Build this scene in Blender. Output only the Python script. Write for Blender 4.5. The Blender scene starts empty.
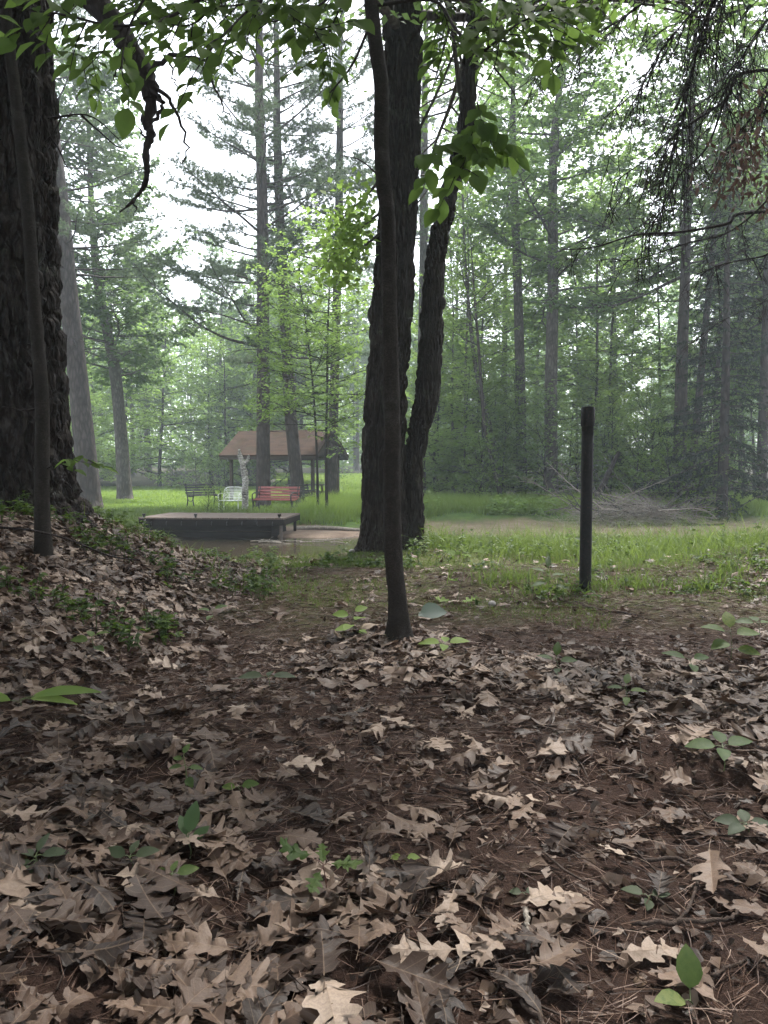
import bpy, math, random
import numpy as np
from mathutils import Vector, Matrix

S = bpy.context.scene
COL = S.collection
R = math.radians
TAU = math.tau
random.seed(11)

# ------------------------------------------------------------------ camera maths
CAM_Z, PITCH, F = 1.0, math.atan(42 / 768), 768.0
cp, sp = math.cos(PITCH), math.sin(PITCH)


def at(px, py, Y):
    """world point at distance Y (along +Y) seen at picture position px, py"""
    a, b = (px - 384) / F, -(py - 512) / F
    dx, dy, dz = a, cp + b * sp, -sp + b * cp
    k = Y / dy
    return np.array([dx * k, Y, CAM_Z + dz * k])


def project(P):
    P = np.atleast_2d(P)
    x, y, z = P[:, 0], P[:, 1], P[:, 2] - CAM_Z
    f = y * cp - z * sp
    u = y * sp + z * cp
    f = np.where(np.abs(f) < 1e-4, 1e-4, f)
    return 384 + x / f * F, 512 - u / f * F, f


# ------------------------------------------------------------------ noise
def _hash(ix, iy, iz, seed):
    h = (ix.astype(np.int64) * 374761393 + iy.astype(np.int64) * 668265263 + iz.astype(np.int64) * 2147483647 + seed * 974634271) & 0xFFFFFFFF
    h = ((h ^ (h >> 13)) * 1274126177) & 0xFFFFFFFF
    h = ((h ^ (h >> 16)) * 2246822519) & 0xFFFFFFFF
    return ((h ^ (h >> 15)) & 0xFFFFFF) / float(0xFFFFFF)


def vnoise(x, y, z=None, seed=0):
    x = np.asarray(x, float)
    y = np.asarray(y, float)
    z = np.zeros_like(x) if z is None else np.asarray(z, float)
    x0, y0, z0 = np.floor(x), np.floor(y), np.floor(z)
    fx, fy, fz = x - x0, y - y0, z - z0
    fx, fy, fz = [t * t * (3 - 2 * t) for t in (fx, fy, fz)]
    out = 0
    for i in (0, 1):
        for j in (0, 1):
            for k in (0, 1):
                w = (fx if i else 1 - fx) * (fy if j else 1 - fy) * (fz if k else 1 - fz)
                out = out + w * _hash(x0 + i, y0 + j, z0 + k, seed)
    return out * 2 - 1


def fbm(x, y, z=None, seed=0, n=4):
    o, a, f = 0, 0.5, 1.0
    for i in range(n):
        o = o + a * vnoise(np.asarray(x) * f, np.asarray(y) * f, None if z is None else np.asarray(z) * f, seed + i * 7)
        a *= 0.5
        f *= 2.03
    return o


def worley(x, y, z, seed=0):
    x0, y0, z0 = np.floor(x), np.floor(y), np.floor(z)
    f1 = np.full(x.shape, 9.0)
    f2 = np.full(x.shape, 9.0)
    for i in (-1, 0, 1):
        for j in (-1, 0, 1):
            for k in (-1, 0, 1):
                cx, cy, cz = x0 + i, y0 + j, z0 + k
                dx = cx + _hash(cx, cy, cz, seed) - x
                dy = cy + _hash(cx, cy, cz, seed + 1) - y
                dz = cz + _hash(cx, cy, cz, seed + 2) - z
                d = np.sqrt(dx * dx + dy * dy + dz * dz)
                f2 = np.minimum(f2, np.maximum(f1, d))
                f1 = np.minimum(f1, d)
    return f1, f2


def sstep(a, b, x):
    t = np.clip((np.asarray(x, float) - a) / (b - a), 0, 1)
    return t * t * (3 - 2 * t)


# ------------------------------------------------------------------ terrain
WATER_Z = -0.75


def far_bank(x):
    """y at which the far shore leaves the water"""
    return 19.6 + 0.5 * np.sin(x * 0.5 + 1) + 0.35 * np.sin(x * 1.3) + 0.9 * sstep(0.0, 6.0, x)


def H(x, y):
    x = np.asarray(x, float)
    y = np.asarray(y, float)
    # near ground sinks gently towards the stream, then drops to the bed
    h = -0.12 * sstep(6.5, 9.5, y)
    edge = 10.0 + 0.5 * np.sin(x * 0.7) + 0.25 * np.sin(x * 1.9 + 2)
    h = h - 0.95 * sstep(edge, edge + 3.0, y)
    fb = far_bank(x)
    h = h + 0.40 * sstep(fb - 0.9, fb + 0.9, y) + 0.28 * sstep(fb + 1.5 + 1.6 * sstep(-3, 3, x), fb + 3.6 + 2.4 * sstep(-3, 3, x), y)
    # mound on the left that carries the big pine
    m = sstep(-0.75, -2.95, x) * sstep(1.2, 4.2, y) * (1 - sstep(6.0, 8.8, y))
    h = h + 0.72 * m
    h = h + 0.10 * sstep(-0.4, -1.5, x) * (1 - sstep(2, 4, y))
    # low rise on the right
    h = h + 0.30 * sstep(1.9, 4.8, x) * sstep(3.5, 7.0, y) * (1 - sstep(8.0, 11.0, y))
    h = h + 0.10 * np.exp(-((x - 0.98) ** 2 / 0.10 + (y - 2.55) ** 2 / 0.05))
    # root mounds
    h = h + 0.16 * np.exp(-((x - 0.3) ** 2 + (y - 9.6) ** 2) / 0.7)
    h = h + 0.05 * np.exp(-((x - 0.08) ** 2 + (y - 4.35) ** 2) / 0.05)
    # far meadow climbs a little into the wood
    h = h + 0.012 * np.clip(y - 36, 0, 200) + 0.9 * sstep(45, 90, y)
    n = fbm(x * 1.3, y * 1.3, seed=3, n=4) * 0.07 + fbm(x * 7, y * 7, seed=9, n=3) * 0.018
    n = n * (1 - 0.75 * sstep(13, 16, y) * (1 - sstep(20, 24, y)))
    return h + n


def h1(x, y):
    return float(H(np.array([x]), np.array([y]))[0])


def on_ground(px, py):
    """where the view ray through px, py first meets the ground"""
    Y = 1.0
    while Y < 120:
        p = at(px, py, Y)
        if p[2] < h1(p[0], p[1]):
            return p
        Y *= 1.008
    return at(px, py, 60)


# ------------------------------------------------------------------ mesh builder
class MB:
    def __init__(self):
        self.V, self.F3, self.F4, self.T, self.UV, self.n = [], [], [], [], [], 0
        self.m3, self.m4 = [], []

    def add(self, V, Fc, tint=0.5, mat=0, uv=None):
        V = np.asarray(V, float).reshape(-1, 3)
        Fc = np.asarray(Fc, np.int64)
        self.V.append(V)
        t = np.empty(len(V))
        t[:] = tint
        self.T.append(t)
        self.UV.append(np.zeros((len(V), 2)) if uv is None else np.asarray(uv, float))
        if len(Fc):
            (self.F3 if Fc.shape[1] == 3 else self.F4).append(Fc + self.n)
            (self.m3 if Fc.shape[1] == 3 else self.m4).append(np.full(len(Fc), mat, np.int32))
        self.n += len(V)

    def more3(self, Fc, mat=0, base=0):
        self.F3.append(np.asarray(Fc, np.int64) + base)
        self.m3.append(np.full(len(Fc), mat, np.int32))

    def mesh(self, name, mats, smooth=True):
        me = bpy.data.meshes.new(name)
        if not self.V:
            return me
        V = np.concatenate(self.V)
        f3 = np.concatenate(self.F3) if self.F3 else np.zeros((0, 3), np.int64)
        f4 = np.concatenate(self.F4) if self.F4 else np.zeros((0, 4), np.int64)
        loops = np.concatenate([f3.ravel(), f4.ravel()])
        tot = np.concatenate([np.full(len(f3), 3), np.full(len(f4), 4)])
        start = np.concatenate([[0], np.cumsum(tot)[:-1]]) if len(tot) else np.zeros(0)
        me.vertices.add(len(V))
        me.vertices.foreach_set('co', V.astype(np.float32).ravel())
        me.loops.add(len(loops))
        me.loops.foreach_set('vertex_index', loops.astype(np.int32))
        me.polygons.add(len(tot))
        me.polygons.foreach_set('loop_start', start.astype(np.int32))
        me.polygons.foreach_set('loop_total', tot.astype(np.int32))
        mi = np.concatenate(self.m3 + self.m4) if (self.m3 or self.m4) else np.zeros(0, np.int32)
        me.polygons.foreach_set('material_index', mi.astype(np.int32))
        me.polygons.foreach_set('use_smooth', np.full(len(tot), bool(smooth)))
        a = me.attributes.new('tint', 'FLOAT', 'POINT')
        a.data.foreach_set('value', np.concatenate(self.T).astype(np.float32))
        uv = np.concatenate(self.UV)
        if np.any(uv):
            l = me.uv_layers.new(name='UVMap')
            l.data.foreach_set('uv', uv[loops].astype(np.float32).ravel())
        for m in (mats if isinstance(mats, (list, tuple)) else [mats]):
            me.materials.append(m)
        me.update(calc_edges=True)
        me.validate()
        return me

    def build(self, name, mats, parent=None, smooth=True):
        o = bpy.data.objects.new(name, self.mesh(name, mats, smooth))
        COL.objects.link(o)
        if parent is not None:
            o.parent = parent
        return o

    # ---- shapes
    def tube(self, P, Rr, k=6, tint=0.5, mat=0, cap=True):
        P = np.asarray(P, float)
        Rr = np.asarray(Rr, float) * np.ones(len(P))
        T = np.gradient(P, axis=0)
        T /= np.linalg.norm(T, axis=1)[:, None] + 1e-9
        ref = np.array([0, 0, 1.0]) if abs(T[0][2]) < 0.8 else np.array([1.0, 0, 0])
        U = np.cross(T, ref)
        U /= np.linalg.norm(U, axis=1)[:, None] + 1e-9
        W = np.cross(T, U)
        a = np.arange(k) / k * TAU
        V = P[:, None] + Rr[:, None, None] * (np.cos(a)[None, :, None] * U[:, None] + np.sin(a)[None, :, None] * W[:, None])
        n = len(P)
        i, j = np.meshgrid(np.arange(n - 1), np.arange(k), indexing='ij')
        j2 = (j + 1) % k
        Q = np.stack([i * k + j, i * k + j2, (i + 1) * k + j2, (i + 1) * k + j], -1).reshape(-1, 4)
        b = self.n
        self.add(V.reshape(-1, 3), Q, tint, mat)
        if cap:
            c = np.array([[0, x + 1, x] for x in range(1, k - 1)])
            self.more3(c[:, ::-1] if True else c, mat, b)
            self.more3(c, mat, b + (n - 1) * k)

    def box(self, c, s, rz=0.0, tint=0.5, mat=0, ry=0.0, rx=0.0, bev=0.0):
        """box with chamfered vertical and horizontal edges (bev)"""
        hx, hy, hz = np.array(s) / 2
        M = np.array(Matrix.Rotation(rz, 3, 'Z') @ Matrix.Rotation(ry, 3, 'Y') @ Matrix.Rotation(rx, 3, 'X'))
        if bev <= 0:
            bev = min(hx, hy, hz) * 0.12
        V, idx = [], {}
        for sx in (-1, 1):
            for sy in (-1, 1):
                for sz in (-1, 1):
                    for ax in range(3):
                        p = np.array([sx * (hx - bev), sy * (hy - bev), sz * (hz - bev)])
                        p[ax] = (sx * hx, sy * hy, sz * hz)[ax]
                        idx[(sx, sy, sz, ax)] = len(V)
                        V.append(p)
        Q, T3 = [], []

        def face(vs, n):
            pts = np.array([V[v] for v in vs])
            nn = np.cross(pts[1] - pts[0], pts[2] - pts[0])
            return list(vs) if np.dot(nn, n) > 0 else list(vs)[::-1]
        for ax in range(3):
            o1, o2 = [a for a in range(3) if a != ax]
            for sg in (-1, 1):
                vs = []
                for a, b in ((-1, -1), (1, -1), (1, 1), (-1, 1)):
                    k = [0, 0, 0]
                    k[ax], k[o1], k[o2] = sg, a, b
                    vs.append(idx[(*k, ax)])
                n = np.zeros(3)
                n[ax] = sg
                Q.append(face(vs, n))
            for a in (-1, 1):
                for b in (-1, 1):
                    k1, k2 = [0, 0, 0], [0, 0, 0]
                    k1[o1], k1[o2], k2[o1], k2[o2] = a, b, a, b
                    k1[ax], k2[ax] = -1, 1
                    n = np.zeros(3)
                    n[o1], n[o2] = a, b
                    Q.append(face([idx[(*k1, o1)], idx[(*k2, o1)], idx[(*k2, o2)], idx[(*k1, o2)]], n))
        for sx in (-1, 1):
            for sy in (-1, 1):
                for sz in (-1, 1):
                    T3.append(face([idx[(sx, sy, sz, a)] for a in range(3)], np.array([sx, sy, sz])))
        b = self.n
        self.add(np.array(V) @ M.T + np.array(c, float), Q, tint, mat)
        self.more3(T3, mat, b)

    def prisms(self, A, B, r0, r1, tint=0.5, mat=0):
        """many thin three-sided twigs from A to B"""
        A, B = np.asarray(A), np.asarray(B)
        n = len(A)
        if n == 0:
            return
        T = B - A
        T = T / (np.linalg.norm(T, axis=1)[:, None] + 1e-9)
        U = np.cross(T, np.array([0.31, 0.52, 0.79]))
        U /= np.linalg.norm(U, axis=1)[:, None] + 1e-9
        W = np.cross(T, U)
        r0 = np.ones(n) * r0
        r1 = np.ones(n) * r1
        V = np.empty((n, 6, 3))
        for k in range(3):
            d = math.cos(k * TAU / 3) * U + math.sin(k * TAU / 3) * W
            V[:, k] = A + d * r0[:, None]
            V[:, 3 + k] = B + d * r1[:, None]
        q = np.array([[0, 1, 4, 3], [1, 2, 5, 4], [2, 0, 3, 5]])
        Q = (q[None] + (np.arange(n) * 6)[:, None, None]).reshape(-1, 4)
        t = np.repeat(np.ones(n) * tint, 6)
        self.add(V.reshape(-1, 3), Q, t, mat)

    def leaves(self, P, D, N, L, Wd, tint, mat=0, six=False, fold=0.0):
        """many small leaves: base P, direction D, normal N"""
        n = len(P)
        if n == 0:
            return
        D = D / (np.linalg.norm(D, axis=1)[:, None] + 1e-9)
        Sd = np.cross(D, N)
        Sd /= np.linalg.norm(Sd, axis=1)[:, None] + 1e-9
        N = np.cross(Sd, D)
        L = np.ones(n) * L
        Wd = np.ones(n) * Wd
        tint = np.ones(n) * tint
        if six == 'fine':
            st = np.array([[0, .015], [.10, .17], [.26, .38], [.45, .47], [.64, .42], [.82, .24], [.93, .09], [1, .004]])
            prof, q = [], []
            for i_, (u_, w_) in enumerate(st):
                dz = -.16 * u_ * u_
                prof += [[u_, w_, dz + .22 * w_ + .02 * (i_ % 2)], [u_, 0, dz], [u_, -w_, dz + .22 * w_ + .02 * (i_ % 2)]]
            for i_ in range(len(st) - 1):
                for c_ in (0, 1):
                    q.append([3 * i_ + c_, 3 * i_ + 3 + c_, 3 * i_ + 4 + c_, 3 * i_ + 1 + c_])
            prof, qf = np.array(prof), np.array(q)
        elif six:
            prof = np.array([[0, 0, 0], [.28, .44, .1], [.62, .40, .08], [1, 0, -.12], [.62, -.40, .08], [.28, -.44, .1]])
        else:
            prof = np.array([[0, 0, 0], [.45, .5, .06], [1, 0, -.06], [.45, -.5, .06]])
        k = len(prof)
        V = P[:, None] + D[:, None] * (prof[None, :, 0, None] * L[:, None, None]) + Sd[:, None] * (prof[None, :, 1, None] * Wd[:, None, None]) + N[:, None] * (prof[None, :, 2, None] * L[:, None, None])
        base = (np.arange(n) * k)[:, None, None]
        if six == 'fine':
            q = qf
        elif six:
            q = np.array([[0, 5, 4, 3], [0, 3, 2, 1]])
        else:
            q = np.array([[0, 3, 2, 1]])
        uv = np.tile(np.stack([prof[:, 0], prof[:, 1]], 1), (n, 1))
        self.add(V.reshape(-1, 3), (q[None] + base).reshape(-1, 4), np.repeat(tint, k), mat, uv if six else None)

    def blades(self, P, D, Lp, w, bend, tint, mat=0, seg=2):
        """grass blades / needles: base P, initial direction D, length, width, bend vector"""
        n = len(P)
        if n == 0:
            return
        D = D / (np.linalg.norm(D, axis=1)[:, None] + 1e-9)
        Sd = np.cross(D, np.random.default_rng(n).normal(size=(n, 3)))
        Sd /= np.linalg.norm(Sd, axis=1)[:, None] + 1e-9
        Lp = (np.ones(n) * Lp)[:, None]
        w = (np.ones(n) * w)[:, None]
        rows = []
        for i in range(seg + 1):
            t = i / seg
            c = P + D * Lp * t + bend * Lp * t * t
            ww = w * (1 - t ** 1.6) * 0.5
            if i < seg:
                rows += [c - Sd * ww, c + Sd * ww]
            else:
                rows += [c]
        V = np.stack(rows, 1)
        k = V.shape[1]
        base = (np.arange(n) * k)[:, None, None]
        t = np.repeat(np.ones(n) * tint, k)
        b = self.n
        q = np.array([[2 * i, 2 * i + 1, 2 * i + 3, 2 * i + 2] for i in range(seg - 1)]).reshape(-1, 4)
        self.add(V.reshape(-1, 3), (q[None] + base).reshape(-1, 4) if len(q) else np.zeros((0, 4)), t, mat)
        self.more3((np.array([[2 * seg - 2, 2 * seg - 1, 2 * seg]])[None] + base).reshape(-1, 3), mat, b)


def tag(o, label=None, cat=None, group=None, kind=None):
    if label:
        o['label'] = label
    if cat:
        o['category'] = cat
    if group:
        o['group'] = group
    if kind:
        o['kind'] = kind
    return o


def empty(name, loc=(0, 0, 0), rz=0.0):
    o = bpy.data.objects.new(name, None)
    COL.objects.link(o)
    o.location = loc
    o.rotation_euler = (0, 0, rz)
    o.empty_display_size = 0.1
    return o


def copy_tree(o, parent=None):
    c = o.copy()
    COL.objects.link(c)
    c.parent = parent
    for ch in list(o.children):
        copy_tree(ch, c)
    return c


# ------------------------------------------------------------------ materials
def mat(name):
    m = bpy.data.materials.new(name)
    m.use_nodes = True
    nt = m.node_tree
    nt.nodes.clear()
    out = nt.nodes.new('ShaderNodeOutputMaterial')
    return m, nt, out


def node(nt, kind, **kw):
    n = nt.nodes.new('ShaderNode' + kind)
    for k, v in kw.items():
        if k in n.inputs:
            n.inputs[k].default_value = v
        else:
            setattr(n, k, v)
    return n


def ramp(nt, fac, stops):
    r = nt.nodes.new('ShaderNodeValToRGB')
    e = r.color_ramp.elements
    while len(e) < len(stops):
        e.new(0.5)
    for i, (p, c) in enumerate(stops):
        e[i].position = p
        e[i].color = (*c, 1)
    nt.links.new(fac, r.inputs[0])
    return r.outputs[0]


def mth(nt, op, a, b=None, c=None, clamp=False):
    n = nt.nodes.new('ShaderNodeMath')
    n.operation = op
    n.use_clamp = clamp
    for i, v in enumerate((a, b, c)):
        if v is None:
            continue
        if isinstance(v, (int, float)):
            n.inputs[i].default_value = v
        else:
            nt.links.new(v, n.inputs[i])
    return n.outputs[0]


def mixc(nt, f, a, b, mode='MIX'):
    n = nt.nodes.new('ShaderNodeMix')
    n.data_type = 'RGBA'
    n.blend_type = mode
    for sk, v in ((n.inputs[0], f), (n.inputs[6], a), (n.inputs[7], b)):
        if isinstance(v, (int, float)):
            sk.default_value = v
        elif isinstance(v, tuple):
            sk.default_value = (*v, 1)
        else:
            nt.links.new(v, sk)
    return n.outputs[2]


def noise(nt, scale, detail=4, rough=0.55, vec=None, stretch=None):
    n = node(nt, 'TexNoise')
    n.inputs['Scale'].default_value = scale
    n.inputs['Detail'].default_value = detail
    n.inputs['Roughness'].default_value = rough
    if vec is None:
        tc = node(nt, 'TexCoord')
        vec = tc.outputs['Object']
    if stretch:
        mp = node(nt, 'Mapping')
        mp.inputs['Scale'].default_value = stretch
        nt.links.new(vec, mp.inputs[0])
        vec = mp.outputs[0]
    nt.links.new(vec, n.inputs['Vector'])
    return n.outputs['Fac']


def attr(nt, name='tint'):
    a = node(nt, 'Attribute')
    a.attribute_name = name
    return a.outputs['Fac']


def foliage_mat(name, stops, trans=0.4, rough=0.5, tcol=(0.16, 0.26, 0.03), spec=0.35, objvar=0.25, mott=0):
    m, nt, out = mat(name)
    f = attr(nt)
    oi = node(nt, 'ObjectInfo')
    f2 = mth(nt, 'ADD', f, mth(nt, 'MULTIPLY', mth(nt, 'SUBTRACT', oi.outputs['Random'], 0.5), objvar), clamp=True)
    if mott:
        f2 = mth(nt, 'ADD', f2, mth(nt, 'MULTIPLY', mth(nt, 'SUBTRACT', noise(nt, mott, 5, .65), .5), .9), clamp=True)
    c = ramp(nt, f2, stops)
    p = node(nt, 'BsdfPrincipled')
    p.inputs['Roughness'].default_value = rough
    p.inputs['Specular IOR Level'].default_value = spec
    nt.links.new(c, p.inputs['Base Color'])
    t = node(nt, 'BsdfTranslucent')
    nt.links.new(mixc(nt, 0.6, c, tcol), t.inputs['Color'])
    mx = node(nt, 'MixShader')
    mx.inputs[0].default_value = trans
    nt.links.new(p.outputs[0], mx.inputs[1])
    nt.links.new(t.outputs[0], mx.inputs[2])
    nt.links.new(mx.outputs[0], out.inputs[0])
    return m


def bark_mat(name, stops, scale=14, stretch=(1, 1, 0.22), bump=0.6, dist=0.02, lichen=None, rough=0.85):
    m, nt, out = mat(name)
    tc = node(nt, 'TexCoord').outputs['Object']
    n1 = noise(nt, scale, 8, 0.65, tc, stretch)
    n2 = noise(nt, scale * 0.22, 3, 0.5, tc)
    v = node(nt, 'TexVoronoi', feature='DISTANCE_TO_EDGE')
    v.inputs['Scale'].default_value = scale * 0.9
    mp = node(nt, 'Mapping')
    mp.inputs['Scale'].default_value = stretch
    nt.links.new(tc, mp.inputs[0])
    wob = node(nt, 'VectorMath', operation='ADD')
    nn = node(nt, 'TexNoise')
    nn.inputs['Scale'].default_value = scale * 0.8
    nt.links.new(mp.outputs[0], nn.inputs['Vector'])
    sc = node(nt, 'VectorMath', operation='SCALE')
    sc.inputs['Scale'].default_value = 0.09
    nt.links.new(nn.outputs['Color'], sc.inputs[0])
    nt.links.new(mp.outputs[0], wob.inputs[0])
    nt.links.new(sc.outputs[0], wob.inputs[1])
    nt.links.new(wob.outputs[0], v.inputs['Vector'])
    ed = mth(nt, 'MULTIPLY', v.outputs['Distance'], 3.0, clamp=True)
    c = ramp(nt, mth(nt, 'MULTIPLY_ADD', n2, 0.45, mth(nt, 'MULTIPLY', n1, 0.55)), stops)
    if lichen:
        l = noise(nt, 3.0, 6, 0.7, tc)
        c = mixc(nt, mth(nt, 'MULTIPLY', mth(nt, 'SUBTRACT', l, 0.56), 6, clamp=True), c, lichen)
    p = node(nt, 'BsdfPrincipled')
    p.inputs['Roughness'].default_value = rough
    p.inputs['Specular IOR Level'].default_value = 0.12
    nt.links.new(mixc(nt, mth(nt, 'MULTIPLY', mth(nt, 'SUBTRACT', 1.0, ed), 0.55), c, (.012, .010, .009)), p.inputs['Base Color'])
    b = node(nt, 'Bump')
    b.inputs['Strength'].default_value = bump
    b.inputs['Distance'].default_value = dist
    nt.links.new(mth(nt, 'ADD', mth(nt, 'MULTIPLY', ed, 0.7), n1), b.inputs['Height'])
    nt.links.new(b.outputs[0], p.inputs['Normal'])
    nt.links.new(p.outputs[0], out.inputs[0])
    return m


def plain_mat(name, col, rough=0.6, metal=0.0, var=0.3, scale=8, bump=0.0, spec=0.4, stretch=None, worn=None):
    m, nt, out = mat(name)
    n = noise(nt, scale, 6, 0.6, None, stretch)
    lo = tuple(max(0, c * (1 - var)) for c in col)
    hi = tuple(c * (1 + var) for c in col)
    c = ramp(nt, n, [(0.3, lo), (0.7, hi)])
    if worn:
        w = noise(nt, scale * 2.3, 8, 0.7)
        c = mixc(nt, mth(nt, 'MULTIPLY', mth(nt, 'SUBTRACT', w, 0.55), 7, clamp=True), c, worn)
    p = node(nt, 'BsdfPrincipled')
    p.inputs['Roughness'].default_value = rough
    p.inputs['Metallic'].default_value = metal
    p.inputs['Specular IOR Level'].default_value = spec
    nt.links.new(c, p.inputs['Base Color'])
    if bump:
        b = node(nt, 'Bump')
        b.inputs['Strength'].default_value = bump
        b.inputs['Distance'].default_value = 0.01
        nt.links.new(n, b.inputs['Height'])
        nt.links.new(b.outputs[0], p.inputs['Normal'])
    nt.links.new(p.outputs[0], out.inputs[0])
    return m


def litter_mat(name, per_object):
    """dry oak leaf: brown to tan, with veins along the leaf's own UV and mottling"""
    m, nt, out = mat(name)
    if per_object:
        t = node(nt, 'ObjectInfo').outputs['Random']
    else:
        t = attr(nt)
    c = ramp(nt, t, [(0.0, (.013, .0072, .005)), (0.25, (.034, .0180, .0112)), (0.55, (.084, .0515, .0345)), (0.8, (.168, .114, .082)), (1.0, (.31, .238, .184))])
    tc = node(nt, 'TexCoord')
    n = noise(nt, 22 if per_object else 18, 6, 0.65, tc.outputs['Object'])
    c = mixc(nt, mth(nt, 'MULTIPLY', mth(nt, 'SUBTRACT', n, 0.42), 2.6, clamp=True), c, mixc(nt, 0.55, c, (.055, .034, .022)))
    uv = node(nt, 'SeparateXYZ')
    nt.links.new(tc.outputs['UV'], uv.inputs[0])
    ax = mth(nt, 'ABSOLUTE', uv.outputs[1])
    mid = mth(nt, 'LESS_THAN', ax, 0.009)
    ph = mth(nt, 'MULTIPLY', mth(nt, 'SUBTRACT', uv.outputs[0], mth(nt, 'MULTIPLY', ax, 0.85)), 7.0)
    fr = mth(nt, 'ABSOLUTE', mth(nt, 'SUBTRACT', mth(nt, 'FRACT', ph), 0.5))
    side = mth(nt, 'LESS_THAN', fr, 0.045)
    vein = mth(nt, 'MAXIMUM', mid, mth(nt, 'MULTIPLY', side, 0.55))
    c = mixc(nt, mth(nt, 'MULTIPLY', vein, 0.30), c, (.24, .165, .11))
    p = node(nt, 'BsdfPrincipled')
    p.inputs['Roughness'].default_value = 0.55
    p.inputs['Specular IOR Level'].default_value = 0.30
    nt.links.new(c, p.inputs['Base Color'])
    b = node(nt, 'Bump')
    b.inputs['Strength'].default_value = 0.35
    b.inputs['Distance'].default_value = 0.004
    nt.links.new(mth(nt, 'ADD', n, mth(nt, 'MULTIPLY', vein, 0.5)), b.inputs['Height'])
    nt.links.new(b.outputs[0], p.inputs['Normal'])
    tr = node(nt, 'BsdfTranslucent')
    nt.links.new(c, tr.inputs['Color'])
    mx = node(nt, 'MixShader')
    mx.inputs[0].default_value = 0.12
    nt.links.new(p.outputs[0], mx.inputs[1])
    nt.links.new(tr.outputs[0], mx.inputs[2])
    nt.links.new(mx.outputs[0], out.inputs[0])
    return m


def ground_mat():
    m, nt, out = mat('ground_soil')
    geo = node(nt, 'NewGeometry').outputs['Position']
    n1 = noise(nt, 2.2, 6, 0.6, geo)
    n2 = noise(nt, 38, 8, 0.7, geo)
    n3 = noise(nt, 150, 4, 0.7, geo)
    forest = ramp(nt, mth(nt, 'MULTIPLY_ADD', n2, 0.6, mth(nt, 'MULTIPLY', n3, 0.4)), [(0.3, (.013, .0072, .0055)), (0.5, (.036, .020, .0145)), (0.72, (.075, .044, .032))])
    moss = ramp(nt, n2, [(0.3, (.022, .024, .008)), (0.7, (.075, .085, .022))])
    sand = ramp(nt, mth(nt, 'MULTIPLY_ADD', n1, 0.5, mth(nt, 'MULTIPLY', n2, 0.5)), [(0.3, (.085, .060, .045)), (0.5, (.18, .128, .094)), (0.7, (.30, .235, .18))])
    field = ramp(nt, n1, [(0.3, (.040, .075, .016)), (0.7, (.085, .14, .03))])
    c = mixc(nt, mth(nt, 'MULTIPLY', attr(nt, 'moss'), mth(nt, 'MULTIPLY', mth(nt, 'SUBTRACT', n1, 0.28), 4, clamp=True)), forest, moss)
    c = mixc(nt, attr(nt, 'sand'), c, sand)
    c = mixc(nt, attr(nt, 'field'), c, field)
    c = mixc(nt, attr(nt, 'wood'), c, (.03, .028, .016))
    p = node(nt, 'BsdfPrincipled')
    p.inputs['Roughness'].default_value = 0.9
    p.inputs['Specular IOR Level'].default_value = 0.15
    nt.links.new(c, p.inputs['Base Color'])
    b = node(nt, 'Bump')
    b.inputs['Strength'].default_value = 0.9
    b.inputs['Distance'].default_value = 0.012
    nt.links.new(mth(nt, 'ADD', n2, n3), b.inputs['Height'])
    nt.links.new(b.outputs[0], p.inputs['Normal'])
    nt.links.new(p.outputs[0], out.inputs[0])
    return m


def water_mat():
    m, nt, out = mat('stream_water')
    n = noise(nt, 3.0, 3, 0.5, node(nt, 'NewGeometry').outputs['Position'], (1, 2.2, 1))
    p = node(nt, 'BsdfPrincipled')
    p.inputs['Base Color'].default_value = (.030, .024, .016, 1)
    p.inputs['Roughness'].default_value = 0.04
    p.inputs['IOR'].default_value = 1.33
    b = node(nt, 'Bump')
    b.inputs['Strength'].default_value = 0.12
    b.inputs['Distance'].default_value = 0.05
    nt.links.new(n, b.inputs['Height'])
    nt.links.new(b.outputs[0], p.inputs['Normal'])
    nt.links.new(p.outputs[0], out.inputs[0])
    return m


def shingle_mat():
    m, nt, out = mat('roof_shingle')
    tc = node(nt, 'TexCoord').outputs['UV']
    br = node(nt, 'TexBrick')
    br.offset = 0.5
    br.inputs['Scale'].default_value = 1.0
    br.inputs['Brick Width'].default_value = 0.30
    br.inputs['Row Height'].default_value = 0.14
    br.inputs['Mortar Size'].default_value = 0.008
    br.inputs['Color1'].default_value = (.036, .024, .018, 1)
    br.inputs['Color2'].default_value = (.062, .039, .028, 1)
    br.inputs['Mortar'].default_value = (.05, .03, .022, 1)
    nt.links.new(tc, br.inputs['Vector'])
    n = noise(nt, 1.6, 6, 0.65)
    c = mixc(nt, mth(nt, 'MULTIPLY', mth(nt, 'SUBTRACT', n, 0.5), 4, clamp=True), br.outputs['Color'], (.040, .034, .020))
    p = node(nt, 'BsdfPrincipled')
    p.inputs['Roughness'].default_value = 0.95
    p.inputs['Specular IOR Level'].default_value = 0.08
    nt.links.new(c, p.inputs['Base Color'])
    b = node(nt, 'Bump')
    b.inputs['Strength'].default_value = 0.6
    b.inputs['Distance'].default_value = 0.01
    nt.links.new(br.outputs['Fac'], b.inputs['Height'])
    b.invert = True
    nt.links.new(b.outputs[0], p.inputs['Normal'])
    nt.links.new(p.outputs[0], out.inputs[0])
    return m


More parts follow.
